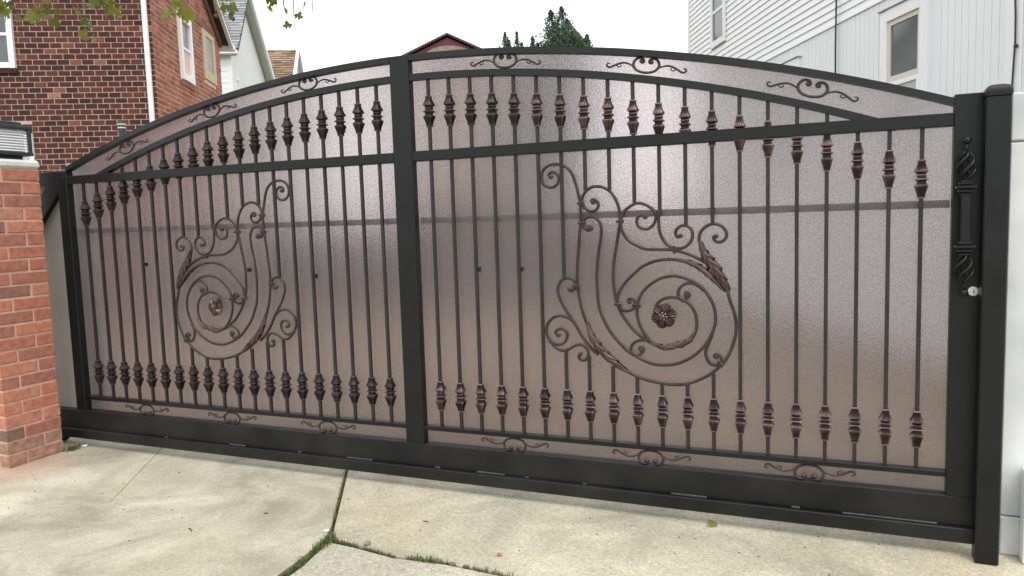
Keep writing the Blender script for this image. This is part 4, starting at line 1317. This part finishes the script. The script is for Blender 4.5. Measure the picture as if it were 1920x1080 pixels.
def leaf_mesh(seed):
    rnd = random.Random(seed)
    out = []
    tips = [(-160, .42), (-135, .66), (-112, .52), (-92, .80), (-72, .92), (-58, .66), (-40, .58), (-22, .80), (-10, .84), (0, 1.08), (10, .84), (22, .80), (40, .58), (58, .66), (72, .92), (92, .80), (112, .52), (135, .66), (160, .42)]
    b = bmesh.new()
    c = b.verts.new((0, 0, 0))
    vs = []
    for a, r in tips:
        r *= rnd.uniform(0.93, 1.07)
        t = math.radians(a)
        vs.append(b.verts.new((r * math.sin(t), r * math.cos(t), -0.22 * r * r + rnd.uniform(-.04, .04))))
    for i in range(len(vs) - 1):
        b.faces.new((c, vs[i + 1], vs[i]))
    return tomesh('leaf', b, M_MAPLE)
LEAVES = [leaf_mesh(k) for k in range(4)]
def hang(x, y, z_top, z_tip, n, spread, sz, rnd):
    b = bmesh.new()
    a, t = loc(x, y, z_top), loc(x + rnd.uniform(-.08, .08), y, z_tip)
    mid = (a + t) / 2 + Vector((rnd.uniform(-.06, .06), 0, .03))
    P = catmull([a, mid, t], 5)
    add_tube(b, P, [.009 - .006 * i / (len(P) - 1) for i in range(len(P))], 5)
    tw = obj('twig', b, M_BARK, pt)
    for k in range(n):
        f = 1 - 0.42 * rnd.random() ** 1.4
        p = P[int(f * (len(P) - 1))] + Vector((rnd.uniform(-spread, spread), rnd.uniform(-.1, .1), rnd.uniform(-.07, .05)))
        s = sz * rnd.uniform(0.6, 1.15)
        o = link('leaf', rnd.choice(LEAVES), pt, p, (rnd.uniform(1.0, 2.2), rnd.uniform(-.7, .7), rnd.uniform(0, 6.28)))
        o.scale = (s, s, s)
    return P[-1]
rl = random.Random(21)
for x, y, z, n in ((-4.52, 0.76, 3.43, 6), (-4.28, 0.86, 3.42, 8), (-4.17, 0.90, 3.56, 3), (-3.94, 1.00, 3.22, 6), (-3.79, 1.06, 3.42, 8), (-3.70, 1.10, 3.47, 4), (-3.10, 1.35, 3.42, 7),
                   (-2.70, 1.52, 3.44, 4), (-2.83, 1.46, 3.46, 2), (-2.31, 1.68, 3.47, 6), (-2.18, 1.73, 3.30, 3), (-2.06, 1.79, 3.43, 2)):
    hang(x, y, 4.16 - 0.02 * (x + 4.5), z, int(n * 1.4), 0.07, 0.082, rl)
for x, y, z in ((-2.846, 1.444, 3.416), (-2.709, 1.499, 3.388)):
    b = bmesh.new()
    add_tube(b, [loc(x, y, 4.12), loc(x + .01, y, 3.8), loc(x, y, z + .015)], [.003, .002, .002], 5)
    add_sphere(b, loc(x, y, z), 0.019, 10, 8)
    obj('seed_ball', b, M_TWIG, pt)


# ------------------------------------------------------------------ small things on the ground
def blades(b, x, y, n, sx, sy, h, rnd, lean=0.5):
    for _ in range(n):
        px, py = x + rnd.gauss(0, sx), y + rnd.gauss(0, sy)
        an = rnd.uniform(0, 2 * PI)
        hh = h * rnd.uniform(0.4, 1.2)
        w = 0.0022 * rnd.uniform(0.7, 1.4)
        d = Vector((math.cos(an), math.sin(an), 0)); s = Vector((-d.y, d.x, 0)) * w
        ln = lean * rnd.uniform(0.2, 1.2) * hh
        p0 = Vector((px, py, -0.03)); p1 = p0 + d * ln * .35 + Vector((0, 0, hh * .6 + .03)); p2 = p0 + d * ln + Vector((0, 0, hh * .9 + .03))
        v = [b.verts.new(q) for q in (p0 - s, p0 + s, p1 + s * .8, p1 - s * .8, p2)]
        b.faces.new(v[:4]); b.faces.new((v[3], v[2], v[4]))
rg_ = random.Random(31)
bm = bmesh.new()
for k in range(14):
    t = k / 13
    blades(bm, -0.225 + 0.035 * t, -0.80 - 0.38 * t, 44 if t < 0.4 else 16, .012, .012, 0.040 if t < .4 else 0.018, rg_)
blades(bm, 0.36, -0.858, 90, .04, .010, 0.022, rg_, 1.6)
tag(obj('grass', bm, M_GRASS), 'green grass tufts growing from the open driveway joints', 'grass', kind='stuff')
bm = bmesh.new()
for (ax, ay), (bx_, by_), n in (((-.20, -.805), (.0, -.845), 90), ((.0, -.845), (.19, -.876), 110), ((.25, -.87), (.50, -.853), 90), ((.55, -.86), (.85, -.885), 110), ((-.79, .14), (-.35, -.62), 150), ((-.20, -1.0), (-.19, -1.5), 200)):
    for _ in range(n):
        t = rg_.random()
        blades(bm, ax + (bx_ - ax) * t, ay + (by_ - ay) * t, 1, .004, .004, 0.016, rg_, 1.5)
blades(bm, -3.01, -0.10, 110, .018, .03, 0.05, rg_, 1.3)
tag(obj('dry_weeds', bm, M_DRYGRASS), 'dry brown weeds in the cracks and at the pillar foot', 'weeds', kind='stuff')

# twigs
twig_spots = [(-2.55, -1.12, .05, 1.2, 'dark twig lying left of the scored line, below the brick pillar'), (-1.02, -.95, .06, -.5, 'longest dark twig, lying beside the pale filled joint'),
              (-.78, -.64, .026, .3, 'tiny dark twig lying left of the main driveway joint'), (.13, -.46, .034, .0, 'thin twig lying on the pebbled concrete right of the joint')]
for x, y, ln, an, lab in twig_spots:
    b = bmesh.new()
    add_tube(b, [Vector((-ln / 2, 0, 0)), Vector((0, .003, .003)), Vector((ln / 2, -.002, .001))], [.0025, .003, .0018], 5)
    tag(obj('twig', b, M_TWIG, loc=(x, y, 0.003), rot=(0, 0, an)), lab, 'twig', 'twigs on the driveway')
# scattered specks and brick chips
bm = bmesh.new()
for _ in range(120):
    x, y = rg_.uniform(-2.9, 2.6), rg_.uniform(-1.3, 0.0)
    r = rg_.choice((.0012, .0018, .002, .003))
    add_box(bm, x - r, x + r * 1.4, y - r, y + r, 0.0002, r * 1.1)
tag(obj('grit', bm, M_TWIG), 'dark specks of grit scattered over the driveway', 'grit', kind='stuff')
for x, y, s, m, lab in ((-.015, -.80, .024, M_GREYMETAL, 'grey pebble lying beside the driveway crack'), (.66, -.70, .016, M_REDCHIP, 'small red brick chip on the pebbled concrete'), (-.305, -.735, .018, M_WHITE, 'white chip lying at the end of the grassy joint'), (-2.985, -.03, .022, M_WHITE, 'white pebble at the foot of the brick pillar')):
    b = bmesh.new()
    bmesh.ops.create_icosphere(b, subdivisions=1, radius=s)
    for v in b.verts:
        v.co *= rg_.uniform(.75, 1.1); v.co.z *= .55
    tag(obj('pebble', b, m, loc=(x, y, s * .45)), lab, 'pebble')
b = bmesh.new()
o = link('fallen_leaf', LEAVES[1], None, (1.56, -0.05, 0.022), (0.35, 0.2, 0.8))
o.scale = (.038, .038, .038)
tag(o, 'single yellow-green leaf lying under the gate', 'leaf')
